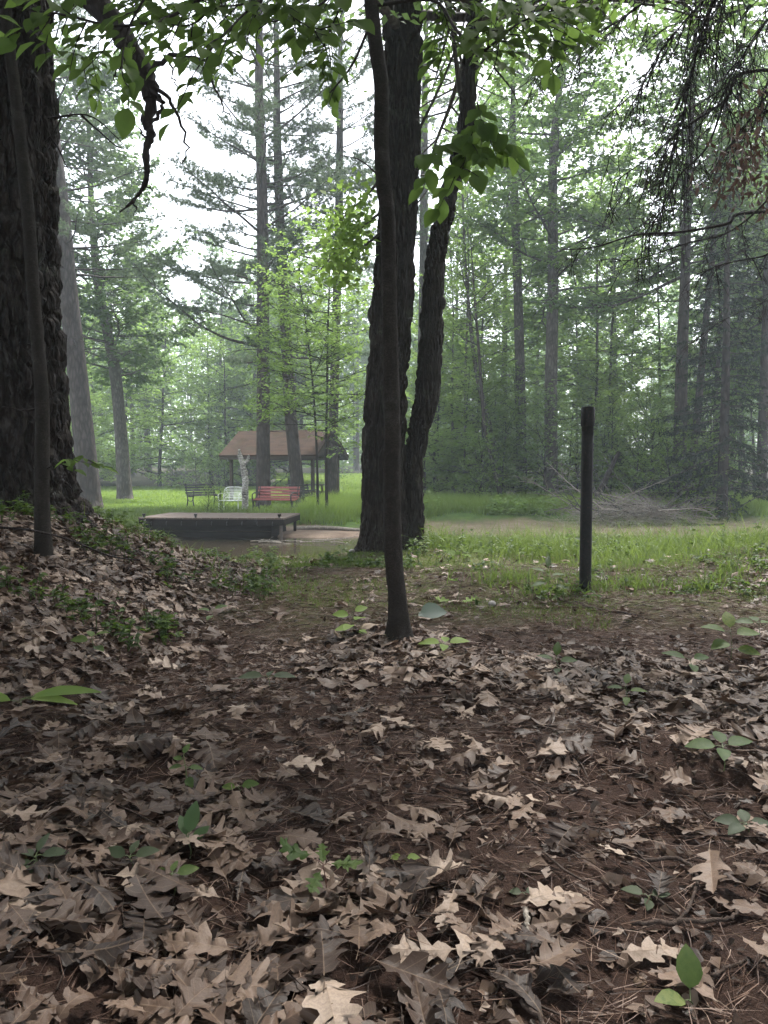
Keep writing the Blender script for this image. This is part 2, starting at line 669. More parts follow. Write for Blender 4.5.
M = {}
M['maple'] = foliage_mat('maple_leaf', [(0, (.055, .100, .036)), (.5, (.100, .165, .055)), (1, (.170, .245, .080))], 0.52, spec=.2, rough=.6, tcol=(.24, .38, .09))
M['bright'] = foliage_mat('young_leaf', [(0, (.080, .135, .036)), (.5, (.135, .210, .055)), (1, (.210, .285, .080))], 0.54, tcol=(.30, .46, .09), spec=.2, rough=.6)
M['dark_leaf'] = foliage_mat('oak_leaf_green', [(0, (.036, .066, .030)), (.5, (.068, .115, .048)), (1, (.115, .17, .068))], 0.46, tcol=(.19, .30, .08), spec=.2, rough=.6)
M['beech'] = foliage_mat('beech_leaf', [(0, (.034, .064, .018)), (.5, (.060, .105, .026)), (1, (.10, .155, .040))], 0.60, rough=0.65, spec=.08, tcol=(.19, .30, .06), mott=40)
M['needle'] = foliage_mat('pine_needle_green', [(0, (.045, .072, .048)), (.5, (.076, .112, .070)), (1, (.115, .155, .092))], 0.32, tcol=(.16, .22, .09), spec=.2, rough=.6)
M['spruce'] = foliage_mat('spruce_needle', [(0, (.008, .014, .009)), (.5, (.015, .025, .015)), (1, (.030, .045, .025))], 0.12, spec=.1, rough=.7, tcol=(.06, .09, .03))
M['grass'] = foliage_mat('grass_blade', [(0, (.042, .066, .020)), (.5, (.078, .116, .034)), (.85, (.14, .18, .06)), (1, (.26, .24, .13))], 0.32, tcol=(.24, .34, .06), objvar=0, spec=.2, rough=.6)
M['lawn'] = foliage_mat('lawn_blade', [(0, (.080, .130, .026)), (.5, (.140, .210, .042)), (1, (.22, .29, .075))], 0.45, tcol=(.30, .42, .07), objvar=0, spec=.2, rough=.6)
M['weed'] = foliage_mat('weed_leaf', [(0, (.020, .036, .012)), (.5, (.040, .068, .020)), (.9, (.075, .108, .030)), (1, (.13, .155, .046))], 0.35, rough=0.6, spec=.2, objvar=0.3, mott=70)
M['pale_leaf'] = foliage_mat('pale_underside_leaf', [(0, (.075, .10, .085)), (1, (.12, .15, .13))], 0.25, rough=0.6, spec=.2)
M['dusty_leaf'] = foliage_mat('dusty_leaf', [(0, (.022, .033, .017)), (1, (.056, .068, .038))], 0.2, rough=0.6, spec=.15, mott=80)
M['dead_leaf'] = foliage_mat('withered_leaf', [(0, (.05, .028, .022)), (1, (.11, .065, .05))], 0.15, tcol=(.12, .07, .04))
M['pine_bark'] = bark_mat('pine_bark', [(.25, (.030, .024, .022)), (.5, (.064, .052, .048)), (.75, (.110, .094, .086))], 9, (1, 1, .30), 0.8, 0.03)
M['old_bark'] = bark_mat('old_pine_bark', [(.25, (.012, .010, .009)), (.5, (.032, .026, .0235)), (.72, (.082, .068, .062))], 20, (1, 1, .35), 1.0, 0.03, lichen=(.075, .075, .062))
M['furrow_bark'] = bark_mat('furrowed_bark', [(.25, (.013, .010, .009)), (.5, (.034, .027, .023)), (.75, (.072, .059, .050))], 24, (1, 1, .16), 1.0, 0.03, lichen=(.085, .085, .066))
M['smooth_bark'] = bark_mat('smooth_bark', [(.25, (.013, .011, .0095)), (.5, (.030, .025, .021)), (.75, (.062, .053, .045))], 60, (1, 1, 1.6), 0.6, 0.006, lichen=(.088, .083, .072))
M['grey_bark'] = bark_mat('grey_bark', [(.25, (.055, .048, .042)), (.5, (.095, .084, .075)), (.75, (.15, .135, .12))], 12, (1, 1, .3), 0.6, 0.02, lichen=(.16, .165, .14))
M['dead_wood'] = bark_mat('dead_wood', [(.25, (.014, .011, .010)), (.5, (.028, .022, .021)), (.75, (.050, .041, .038))], 30, (1, 1, .3), 0.6, 0.008)
M['grey_wood'] = bark_mat('weathered_branch', [(.25, (.20, .17, .14)), (.5, (.32, .28, .235)), (.75, (.42, .38, .33))], 30, (1, 1, .5), 0.5, 0.006)
M['twig'] = bark_mat('twig_bark', [(.25, (.030, .021, .017)), (.5, (.065, .046, .037)), (.75, (.115, .086, .070))], 60, (1, 1, 1), 0.5, 0.003)
M['birch'] = bark_mat('birch_bark', [(.38, (.05, .045, .04)), (.47, (.30, .28, .25)), (.6, (.62, .60, .56))], 10, (1, 1, 2.2), 0.4, 0.01)
M['red_stem'] = plain_mat('red_stem', (.10, .045, .03), 0.5)
M['green_stem'] = plain_mat('green_stem', (.07, .09, .03), 0.5)
M['litter'] = litter_mat('fallen_leaf_litter', False)
M['leaf1'] = litter_mat('fallen_leaf', True)
M['needle_litter'] = foliage_mat('dry_needle', [(0, (.034, .018, .012)), (.45, (.088, .047, .031)), (.85, (.155, .094, .064)), (1, (.24, .165, .12))], 0.05, rough=0.6, tcol=(.1, .06, .04), objvar=0)
M['steel'] = plain_mat('black_steel', (.008, .0075, .0075), 0.6, 0.0, 0.4, 30, 0.15, 0.2, worn=(.045, .026, .017))
M['iron'] = plain_mat('black_iron', (.018, .018, .019), 0.45, 0.0, 0.3, 20)
M['red_paint'] = plain_mat('red_paint', (.25, .062, .058), 0.45, 0, 0.25, 12, 0.1, worn=(.26, .12, .10))
M['white_paint'] = plain_mat('white_paint', (.72, .72, .70), 0.45, 0, 0.08, 10)
M['deck_top'] = plain_mat('deck_plank', (.085, .060, .046), 0.8, 0, 0.35, 6, 0.3, stretch=(6, 1, 1))
M['dark_timber'] = plain_mat('dark_timber', (.012, .0085, .0065), 0.9, 0, 0.4, 5, 0.3, spec=.1, stretch=(1, 1, 5))
M['post_wood'] = plain_mat('post_timber', (.045, .032, .026), 0.8, 0, 0.3, 6, 0.2)
M['galv'] = plain_mat('galvanised_steel', (.38, .38, .37), 0.4, 0.6, 0.2, 10)
M['table_wood'] = plain_mat('table_timber', (.085, .066, .054), 0.8, 0, 0.3, 6, 0.2)
M['shingle'] = shingle_mat()
M['ground'] = ground_mat()
M['water'] = water_mat()
M['acorn'] = plain_mat('acorn_cap', (.12, .075, .045), 0.7, 0, 0.3, 60, 0.4)
M['stone'] = plain_mat('grey_stone', (.17, .16, .15), 0.8, 0, 0.3, 14, 0.5)

# ------------------------------------------------------------------ ground, water
def axis(lo, hi, fine_lo, fine_hi, fine, grow):
    a = list(np.arange(fine_lo, fine_hi, fine))
    s, v = fine, a[-1]
    while v < hi:
        s *= grow
        v += s
        a.append(min(v, hi))
    s, v = fine, a[0]
    while v > lo:
        s *= grow
        v -= s
        a.insert(0, max(v, lo))
    return np.array(a)


def build_ground():
    xs = axis(-170, 170, -3.2, 3.2, 0.022, 1.045)
    ys = axis(-40, 240, 0.9, 7.5, 0.024, 1.03)
    X, Y = np.meshgrid(xs, ys)
    Z = H(X, Y)
    nx, ny = len(xs), len(ys)
    i, j = np.meshgrid(np.arange(ny - 1), np.arange(nx - 1), indexing='ij')
    Q = np.stack([i * nx + j, i * nx + j + 1, (i + 1) * nx + j + 1, (i + 1) * nx + j], -1).reshape(-1, 4)
    mb = MB()
    mb.add(np.stack([X, Y, Z], -1).reshape(-1, 3), Q)
    o = mb.build('ground', M['ground'])
    o['kind'] = 'structure'
    x, y = X.ravel(), Y.ravel()
    fb = far_bank(x)
    wob = fbm(x * 0.9, y * 0.9, seed=21) * 1.2
    moss = sstep(4.3, 5.6, y + wob * 0.6) * (1 - sstep(10.5, 11.5, y)) * sstep(-1.6, -0.3, x + wob * 0.3)
    sand = sstep(11.5, 12.8, y + wob * 0.5) * (1 - sstep(fb + 1.6 + 1.5 * sstep(-3, 3, x), fb + 2.4 + 2.4 * sstep(-3, 3, x), y + wob))
    field = sstep(fb + 1.6 + 1.5 * sstep(-3, 3, x), fb + 2.6 + 2.4 * sstep(-3, 3, x), y + wob)
    wood = np.maximum(sstep(48, 53, y + wob * 2) * (1 - sstep(-5, -3.5, x) * (1 - sstep(0.5, 2, x)) * (1 - sstep(66, 72, y))), sstep(2.0, 3.5, x + wob) * sstep(28, 31, y + wob))
    for nm, v in (('moss', moss), ('sand', sand), ('field', field), ('wood', wood)):
        a = o.data.attributes.new(nm, 'FLOAT', 'POINT')
        a.data.foreach_set('value', np.clip(v, 0, 1).astype(np.float32))
    w = MB()
    gx = np.linspace(-60, 60, 40)
    w.add([[-60, 11.2, WATER_Z], [60, 11.2, WATER_Z], [60, 24, WATER_Z], [-60, 24, WATER_Z]], [[0, 1, 2, 3]])
    o = w.build('water', M['water'], smooth=False)
    o['kind'] = 'structure'


# ------------------------------------------------------------------ trees
def spline(P, n):
    """Catmull-Rom resampling of control points"""
    P = np.asarray(P, float)
    Q = np.vstack([2 * P[0] - P[1], P, 2 * P[-1] - P[-2]])
    t = np.linspace(0, len(P) - 1 - 1e-6, n)
    i = np.floor(t).astype(int)
    u = (t - i)[:, None]
    a, b, c, d = Q[i], Q[i + 1], Q[i + 2], Q[i + 3]
    return 0.5 * (2 * b + (c - a) * u + (2 * a - 5 * b + 4 * c - d) * u ** 2 + (3 * b - a - 3 * c + d) * u ** 3)


def wander(rng, start, d, L, n, bend=(0, 0, 0), wob=0.12):
    P = [np.array(start, float)]
    d = np.array(d, float)
    d /= np.linalg.norm(d)
    bend = np.array(bend, float)
    for i in range(n):
        d = d + bend / n + rng.normal(size=3) * wob
        d /= np.linalg.norm(d)
        P.append(P[-1] + d * L / n)
    return np.array(P)


def along(P, t):
    s = np.asarray(t) * (len(P) - 1)
    i = np.clip(np.floor(s).astype(int), 0, len(P) - 2)
    u = s - i
    return P[i] * (1 - u)[..., None] + P[i + 1] * u[..., None] if np.ndim(s) else P[i] * (1 - u) + P[i + 1] * u


FUL = 1.5


def broadleaf(rng, trunk, rad, lo=0.3, nb=34, blen=lambda s: 3.0, leaf=0.10, per=9, twig=0.55, elev=(0.15, 0.9), light=0.0, flat=0.75, sub=0.32, k=8, top=1.0, six=False, density=1.0, droop=0.0, azim=None, tubes=True):
    """returns (wood, crown) builders of a broad-leaved tree along the trunk path (local to nothing: same space as trunk)"""
    W, C = MB(), MB()
    trunk = np.asarray(trunk, float)
    rad = np.asarray(rad, float)
    if tubes:
        W.tube(trunk, rad, k)
    A, D = [], []
    az = rng.uniform(0, TAU)
    for b in range(nb):
        s = lo + (0.985 - lo) * ((b + rng.uniform(0, 0.8)) / nb) * top
        p = along(trunk, s)
        r = float(np.interp(s, np.linspace(0, 1, len(rad)), rad))
        az += 2.4 + rng.normal() * 0.35
        a2 = az if azim is None else azim(rng, s)
        L = blen((s - lo) / (1 - lo)) * rng.uniform(0.65, 1.2)
        el = elev[0] + (elev[1] - elev[0]) * ((s - lo) / (1 - lo)) ** 1.3 + rng.normal() * 0.12
        d = np.array([math.cos(a2) * math.cos(el), math.sin(a2) * math.cos(el), math.sin(el)])
        n = max(4, int(L / 0.6))
        P = wander(rng, p, d, L, n, (0, 0, 0.35 - droop), 0.10)
        r0 = min(0.55 * r, 0.012 * L + 0.006)
        W.tube(P, np.linspace(r0, 0.005, len(P)), 5, cap=False)
        ns = max(3, int(L / sub * density))
        sg = 1
        for q in range(ns):
            t = 0.22 + 0.78 * (q + rng.uniform(0, 0.9)) / ns
            t = min(t, 0.99)
            sp_ = along(P, t)
            tdir = P[min(len(P) - 1, int(t * n) + 1)] - P[int(t * n)]
            tdir /= np.linalg.norm(tdir) + 1e-9
            side = np.cross(tdir, [0, 0, 1.0])
            side /= np.linalg.norm(side) + 1e-9
            sg = -sg
            sd = tdir * rng.uniform(0.5, 0.9) + sg * side * rng.uniform(0.5, 1.0) + np.array([0, 0, rng.normal() * 0.25 + 0.05])
            l2 = L * 0.42 * (1.08 - t) * rng.uniform(0.7, 1.3) + 0.25
            SP = wander(rng, sp_, sd, l2, 3, (0, 0, 0.15 - droop), 0.12)
            W.tube(SP, np.linspace(r0 * 0.4 + 0.002, 0.003, 4), 3, cap=False)
            nt_ = max(2, int(l2 / 0.20 * density))
            tt = np.linspace(0.15, 1.0, nt_)
            pts = np.array([along(SP, v) for v in tt])
            sd = SP[-1] - SP[0]
            sd /= np.linalg.norm(sd) + 1e-9
            s2 = np.cross(sd, [0, 0, 1.0])
            s2 /= np.linalg.norm(s2) + 1e-9
            alt = np.where(np.arange(nt_) % 2, 1, -1)[:, None]
            dd = sd * rng.uniform(0.4, 1.0, (nt_, 1)) + alt * s2 * rng.uniform(0.4, 1.0, (nt_, 1)) + np.array([0, 0, 1.0]) * rng.normal(0.0, 0.28, (nt_, 1))
            A.append(pts)
            D.append(dd)
    A = np.concatenate(A)
    D = np.concatenate(D)
    D /= np.linalg.norm(D, axis=1)[:, None]
    Lt = twig * rng.uniform(0.6, 1.3, len(A))
    W.prisms(A, A + D * Lt[:, None], 0.003, 0.0015)
    per = int(per * FUL)
    n = len(A) * per
    a = np.repeat(A, per, 0)
    d = np.repeat(D, per, 0)
    l = np.repeat(Lt, per)
    u = rng.uniform(0.12, 1.05, n)
    side = np.cross(d, [0, 0, 1.0])
    side /= np.linalg.norm(side, axis=1)[:, None] + 1e-9
    sgn = np.where(rng.uniform(size=n) < 0.5, -1, 1)[:, None]
    P = a + d * (u * l)[:, None] + rng.normal(size=(n, 3)) * 0.03
    ld = d * rng.uniform(0.2, 0.9, (n, 1)) + side * sgn * rng.uniform(0.4, 1.0, (n, 1)) + np.array([0, 0, -0.25]) + rng.normal(size=(n, 3)) * 0.25
    nn = np.array([0, 0, 1.0]) * flat + rng.normal(size=(n, 3)) * (1.05 - flat) * 0.75
    sz = leaf * (1.18 if leaf > .115 else 1.0) * rng.uniform(0.6, 1.25, n)
    tint = np.clip(np.repeat(rng.normal(0.45 + light, 0.13, len(A)), per) + rng.normal(0, 0.13, n), 0, 1)
    C.leaves(P, ld, nn, sz, sz * 0.72, tint, six=six)
    return W, C


def pine(rng, trunk, rad, lo=0.35, nb=70, blen=lambda s: 3.0, dead_lo=0.12, ndead=14, tuft=0.15, per=11, k=9, elev=(0.0, 0.6), bare=0.35, density=1.0, width=0.012, tubes=True):
    W, C = MB(), MB()
    trunk = np.asarray(trunk, float)
    rad = np.asarray(rad, float)
    if tubes:
        W.tube(trunk, rad, k)
    A, D = [], []
    az = rng.uniform(0, TAU)
    for b in range(ndead):
        s = dead_lo + (lo + 0.15 - dead_lo) * rng.uniform()
        p = along(trunk, s)
        a2 = rng.uniform(0, TAU)
        el = rng.uniform(-0.35, 0.25)
        L = rng.uniform(0.8, 2.8)
        P = wander(rng, p, [math.cos(a2), math.sin(a2), math.sin(el)], L, 6, (0, 0, -0.2), 0.10)
        W.tube(P, np.linspace(0.022, 0.004, 7), 4, cap=False)
        n2 = int(L * 5)
        t = rng.uniform(0.25, 1, n2)
        B = np.array([along(P, v) for v in t]) if n2 else np.zeros((0, 3))
        if n2:
            W.prisms(B, B + rng.normal(size=(n2, 3)) * 0.28 + np.array([0, 0, -0.12]), 0.004, 0.0015)
    for b in range(nb):
        wv = b // 4
        s = lo + (0.985 - lo) * min(1, (wv * 4 + rng.uniform(0, 1.5)) / nb)
        f = (s - lo) / (1 - lo)
        p = along(trunk, s)
        r = float(np.interp(s, np.linspace(0, 1, len(rad)), rad))
        az += TAU / 4 + rng.normal() * 0.35 + (0.6 if b % 4 == 0 else 0)
        L = blen(f) * rng.uniform(0.6, 1.2)
        el = elev[0] + (elev[1] - elev[0]) * f + rng.normal() * 0.10
        d = np.array([math.cos(az) * math.cos(el), math.sin(az) * math.cos(el), math.sin(el)])
        n = max(5, int(L / 0.45))
        P = wander(rng, p, d, L, n, (0, 0, 0.30), 0.07)
        W.tube(P, np.linspace(min(0.5 * r, 0.010 * L + 0.008), 0.005, len(P)), 5, cap=False)
        ns = max(3, int(L / 0.22 * density))
        for q in range(ns):
            t = min(0.99, bare + (1 - bare) * (q + rng.uniform()) / ns)
            sp_ = along(P, t)
            i0 = min(n - 1, int(t * n))
            tdir = P[i0 + 1] - P[i0]
            tdir /= np.linalg.norm(tdir) + 1e-9
            side = np.cross(tdir, [0, 0, 1.0])
            side /= np.linalg.norm(side) + 1e-9
            sd = tdir * rng.uniform(0.5, 1.0) + (1 if q % 2 else -1) * side * rng.uniform(0.4, 1.0) + np.array([0, 0, rng.normal() * 0.2 + 0.15])
            sd /= np.linalg.norm(sd)
            l2 = min(1.1, L * 0.30) * (1.15 - t) * rng.uniform(0.7, 1.4) + 0.12
            W.prisms([sp_], [sp_ + sd * l2], 0.006, 0.003)
            m = max(2, int(l2 / 0.085 * density))
            tt = np.linspace(0.2, 1.0, m)[:, None]
            A.append(sp_ + sd * l2 * tt + rng.normal(size=(m, 3)) * 0.035)
            D.append(np.tile(sd, (m, 1)) + rng.normal(size=(m, 3)) * 0.35 + np.array([0, 0, 0.25]))
    A = np.concatenate(A)
    D = np.concatenate(D)
    D /= np.linalg.norm(D, axis=1)[:, None]
    per = int(per * 1.5)
    n = len(A) * per
    a, d = np.repeat(A, per, 0), np.repeat(D, per, 0)
    nd = d * 0.75 + rng.normal(size=(n, 3)) * 0.62
    tint = np.clip(np.repeat(rng.normal(0.45, 0.15, len(A)), per) + rng.normal(0, 0.1, n), 0, 1)
    C.blades(a, nd, tuft * 1.15 * rng.uniform(0.7, 1.2, n), width * 1.35, np.array([0, 0, -0.15]) * np.ones((n, 1)), tint, seg=1)
    return W, C


def spruce(rng, trunk, rad, lo=0.08, nb=110, blen=lambda s: 2.2, k=8, droop=0.5, dense=1.0, tubes=True, spray=0.14):
    W, C = MB(), MB()
    trunk = np.asarray(trunk, float)
    if tubes:
        W.tube(trunk, rad, k)
    A, D = [], []
    az = 0
    for b in range(nb):
        s = lo + (0.99 - lo) * (b + rng.uniform()) / nb
        f = (s - lo) / (1 - lo)
        p = along(trunk, s)
        az += 2.4 + rng.normal() * 0.3
        L = blen(f) * rng.uniform(0.6, 1.15)
        d = np.array([math.cos(az), math.sin(az), -0.25 + 0.5 * f])
        n = max(4, int(L / 0.35))
        P = wander(rng, p, d, L, n, (0, 0, 0.15 - droop * 0.3), 0.06)
        W.tube(P, np.linspace(0.008 * L + 0.006, 0.004, len(P)), 4, cap=False)
        ns = max(3, int(L / 0.14 * dense))
        t = 0.15 + 0.85 * (np.arange(ns) + rng.uniform(size=ns)) / ns
        t = np.minimum(t, 0.99)
        B = np.array([along(P, v) for v in t])
        dd = P[-1] - P[0]
        dd /= np.linalg.norm(dd)
        side = np.cross(dd, [0, 0, 1.0])
        side /= np.linalg.norm(side)
        sg = np.where(np.arange(ns) % 2, 1, -1)[:, None]
        sd = dd * 0.6 + sg * side * rng.uniform(0.5, 1, (ns, 1)) + np.array([0, 0, -droop]) * rng.uniform(0.3, 1, (ns, 1))
        sd /= np.linalg.norm(sd, axis=1)[:, None]
        l2 = (0.25 + 0.35 * L * 0.4 * (1.1 - t)) * rng.uniform(0.7, 1.3, ns)
        W.prisms(B, B + sd * l2[:, None], 0.004, 0.002)
        for q in range(ns):
            m = max(3, int(l2[q] / 0.055))
            tt = rng.uniform(0.05, 1.05, m)[:, None]
            A.append(B[q] + sd[q] * l2[q] * tt)
            D.append(np.tile(sd[q], (m, 1)))
    A, D = np.concatenate(A), np.concatenate(D)
    per = 3
    n = len(A) * per
    a, d = np.repeat(A, per, 0), np.repeat(D, per, 0)
    nd = d * 0.7 + rng.normal(size=(n, 3)) * 0.55
    tint = np.clip(np.repeat(rng.normal(0.4, 0.16, len(A)), per) + rng.normal(0, 0.1, n), 0, 1)
    C.blades(a, nd, spray * rng.uniform(0.6, 1.2, n), spray * 0.22, np.array([0, 0, -0.2]) * np.ones((n, 1)), tint, seg=1)
    return W, C


def finish_tree(name, W, C, wm, cm, label, cat='tree', group=None, base=None, extra=None):
    """link wood and crown under an Empty at the foot of the tree (geometry is in world space; shifted to the foot)"""
    base = np.array(base if base is not None else W.V[0][:1].mean(0), float)
    root = empty(name, tuple(base))
    for mb in (W, C):
        if mb is not None:
            mb.V = [v - base for v in mb.V]
    W.build('trunk', wm, root)
    if C is not None and C.V:
        C.build('crown', cm, root)
    return tag(root, label, cat, group)


def up_trunk(rng, base, h, r0, r1, lean=(0, 0), n=16, wob=0.03, flare=1.25):
    t = np.linspace(0, 1, n)
    P = np.stack([base[0] + lean[0] * t * h + np.cumsum(rng.normal(size=n)) * wob * 0.5, base[1] + lean[1] * t * h + np.cumsum(rng.normal(size=n)) * wob * 0.5, base[2] - 0.15 + t * (h + 0.15)], -1)
    rr = r0 + (r1 - r0) * t
    rr = rr * (1 + (flare - 1) * np.exp(-t * h / 0.5))
    return P, rr


def traced_trunk(pts, Y, top_h, r_top, rng, sink=0.25, n=28):
    """trunk through picture points (px, py, width px) at distance Y, continued to height top_h"""
    P = [at(px, py, Y) for px, py, _ in pts]
    Rr = [w * 0.5 * Y / F for _, _, w in pts]
    d = P[-1] - P[-2]
    d /= np.linalg.norm(d)
    z = P[-1][2]
    if z < top_h:
        m = 3
        step = (top_h - z) / m
        q, r = P[-1], Rr[-1]
        for i in range(m):
            d = d + np.array([-d[0] * 0.4 + rng.normal() * 0.03, -d[1] * 0.4 + rng.normal() * 0.03, 0])
            d /= np.linalg.norm(d)
            q = q + d * step / max(d[2], .3)
            P.append(q)
            Rr.append(r + (r_top - r) * (i + 1) / m)
    b = P[0].copy()
    g = h1(b[0], b[1]) - sink
    if b[2] > g:
        P.insert(0, np.array([b[0] + (P[0][0] - P[1][0]) * 0.1, b[1], g]))
        Rr.insert(0, Rr[0] * 1.18)
    P, Rr = np.array(P), np.array(Rr)
    cum = np.concatenate([[0], np.cumsum(np.linalg.norm(np.diff(P, axis=0), axis=1))])
    T = spline(np.column_stack([P, Rr]), 120)
    c2 = np.concatenate([[0], np.cumsum(np.linalg.norm(np.diff(T[:, :3], axis=0), axis=1))])
    q = np.linspace(0, c2[-1], n)
    out = np.stack([np.interp(q, c2, T[:, i]) for i in range(4)], -1)
    return out[:, :3], out[:, 3]


def bark_tube(W, P, Rr, k, cell, amp, stretch, seed, flare=None, plates=0.55, tint=0.5):
    """thick trunk with carved bark: ridges and furrows in the geometry itself. P, Rr densely sampled"""
    P = np.asarray(P, float)
    T = np.gradient(P, axis=0)
    T /= np.linalg.norm(T, axis=1)[:, None]
    U = np.cross(T, [0, 1.0, 0])
    U /= np.linalg.norm(U, axis=1)[:, None]
    Wv = np.cross(U, T)
    a = np.arange(k) / k * TAU
    n = len(P)
    Rg = np.repeat(np.asarray(Rr)[:, None], k, 1)
    if flare:
        z0, hgt, lobes, am = flare
        zz = P[:, 2:3] - z0
        lob = 0.5 + 0.5 * np.cos(a * lobes + 1.1 + 0.6 * np.sin(a * 2))
        Rg = Rg * (1 + am * np.exp(-np.clip(zz, -0.3, 99) / hgt) * (0.45 + 0.75 * lob)[None])
    base = P[:, None] + Rg[..., None] * (np.cos(a)[None, :, None] * U[:, None] + np.sin(a)[None, :, None] * Wv[:, None])
    x, y, z = base[..., 0].ravel(), base[..., 1].ravel(), base[..., 2].ravel()
    wx = fbm(x * 5, y * 5, z * 2.0, seed=seed + 40, n=3) * 0.07
    f1, f2 = worley((x + wx) / cell, (y + wx) / cell, (z + wx * 2) / cell * stretch, seed)
    ridge = sstep(0.02, plates, f2 - f1)
    fine = fbm(x / cell * 2.2, y / cell * 2.2, z / cell * 0.8, seed=seed + 5, n=4)
    big = fbm(x * 2.5, y * 2.5, z * 1.2, seed=seed + 9, n=2)
    amp = amp * (.5 + .9 * np.clip(.5 + fbm(x * 3, y * 3, z * .9, seed=seed + 77, n=3), 0, 1.2))
    disp = (amp * (ridge - 0.75) + amp * 0.45 * fine + amp * 0.8 * big).reshape(n, k)
    N = base - P[:, None]
    N /= np.linalg.norm(N, axis=2)[..., None]
    V = base + N * disp[..., None]
    i, j = np.meshgrid(np.arange(n - 1), np.arange(k), indexing='ij')
    j2 = (j + 1) % k
    Q = np.stack([i * k + j, i * k + j2, (i + 1) * k + j2, (i + 1) * k + j], -1).reshape(-1, 4)
    W.add(V.reshape(-1, 3), Q, tint)


def dense(P, Rr, step, zmax):
    """resample densely up to zmax, coarsely above"""
    P, Rr = np.asarray(P), np.asarray(Rr)
    T = spline(np.column_stack([P, Rr]), 400)
    c = np.concatenate([[0], np.cumsum(np.linalg.norm(np.diff(T[:, :3], axis=0), axis=1))])
    zc = np.interp(zmax, T[:, 2], c)
    q = np.concatenate([np.arange(0, zc, step), np.arange(zc, c[-1], step * 6)])
    o = np.stack([np.interp(q, c, T[:, i]) for i in range(4)], -1)
    return o[:, :3], o[:, 3]



build_ground()

# ------------------------------------------------------------------ near trees
rng = np.random.default_rng(5)


def over(f):
    return lambda s: f * (1 - 0.55 * s)


def leafy_limb(parent, P, r0, r1, L, ntw, twl, per, rng, side_bias=0.0, lean=0.35, t0=0.25, name='branch', tint=0.45):
    """a limb with leafy twigs: a branch part and its leaves as a sub-part (world space, parent at rest at its own base)"""
    base = np.array(parent.location)
    W, C = MB(), MB()
    P = spline(P, 26)
    W.tube(P, np.linspace(r0, r1, len(P)), 6, cap=False)
    A, D, Lt = [], [], []
    for q in range(ntw):
        t = min(0.995, t0 + (1 - t0) * (q + rng.uniform(0, 0.8)) / ntw)
        p = along(P, t)
        i = min(24, int(t * 25))
        td = P[i + 1] - P[i]
        td /= np.linalg.norm(td)
        sd = np.cross(td, [0, 0.25, 1.0])
        sd /= np.linalg.norm(sd)
        d = td * rng.uniform(0.3, 0.8) + (1 if q % 2 else -1) * sd * rng.uniform(0.5, 1.0) + np.array([0, 0, rng.uniform(-0.45, 0.1)])
        d /= np.linalg.norm(d)
        l = twl * rng.uniform(0.6, 1.3)
        TP = wander(rng, p, d, l, 4, (0, 0, -0.25), 0.10)
        W.tube(TP, np.linspace(0.0035, 0.0012, 5), 4, cap=False)
        for k in range(per):
            u = (k + 0.6) / per
            b = along(TP, min(u, 0.999))
            s2 = np.cross(d, [0, 0, 1.0])
            s2 /= np.linalg.norm(s2) + 1e-9
            ld = d * rng.uniform(0.4, 0.9) + (1 if k % 2 else -1) * s2 * rng.uniform(0.35, 0.9) + np.array([0, 0, -0.35]) + rng.normal(size=3) * 0.15
            if k == per - 1:
                ld = d + np.array([0, 0, -0.4])
            A.append(b)
            nl = np.array([0, -lean, 1.0])
            nl /= np.linalg.norm(nl)
            ld = ld / np.linalg.norm(ld)
            ld = ld - nl * np.dot(ld, nl) * .8 + np.array([0, 0, -.12])
            D.append(ld)
            Lt.append(L * rng.uniform(0.65, 1.2) * (0.75 + 0.35 * u))
    A, D, Lt = np.array(A), np.array(D), np.array(Lt)
    N = np.array([0, -lean, 1.0]) + rng.normal(size=(len(A), 3)) * 0.33
    C.leaves(A, D, N, Lt, Lt * 0.68, np.clip(rng.normal(tint, 0.17, len(A)), 0, 1), six='fine')
    for mb in (W, C):
        mb.V = [v - base for v in mb.V]
    b = W.build(name, M['smooth_bark'], parent)
    C.build('leaves', M['beech'], b)
    return b


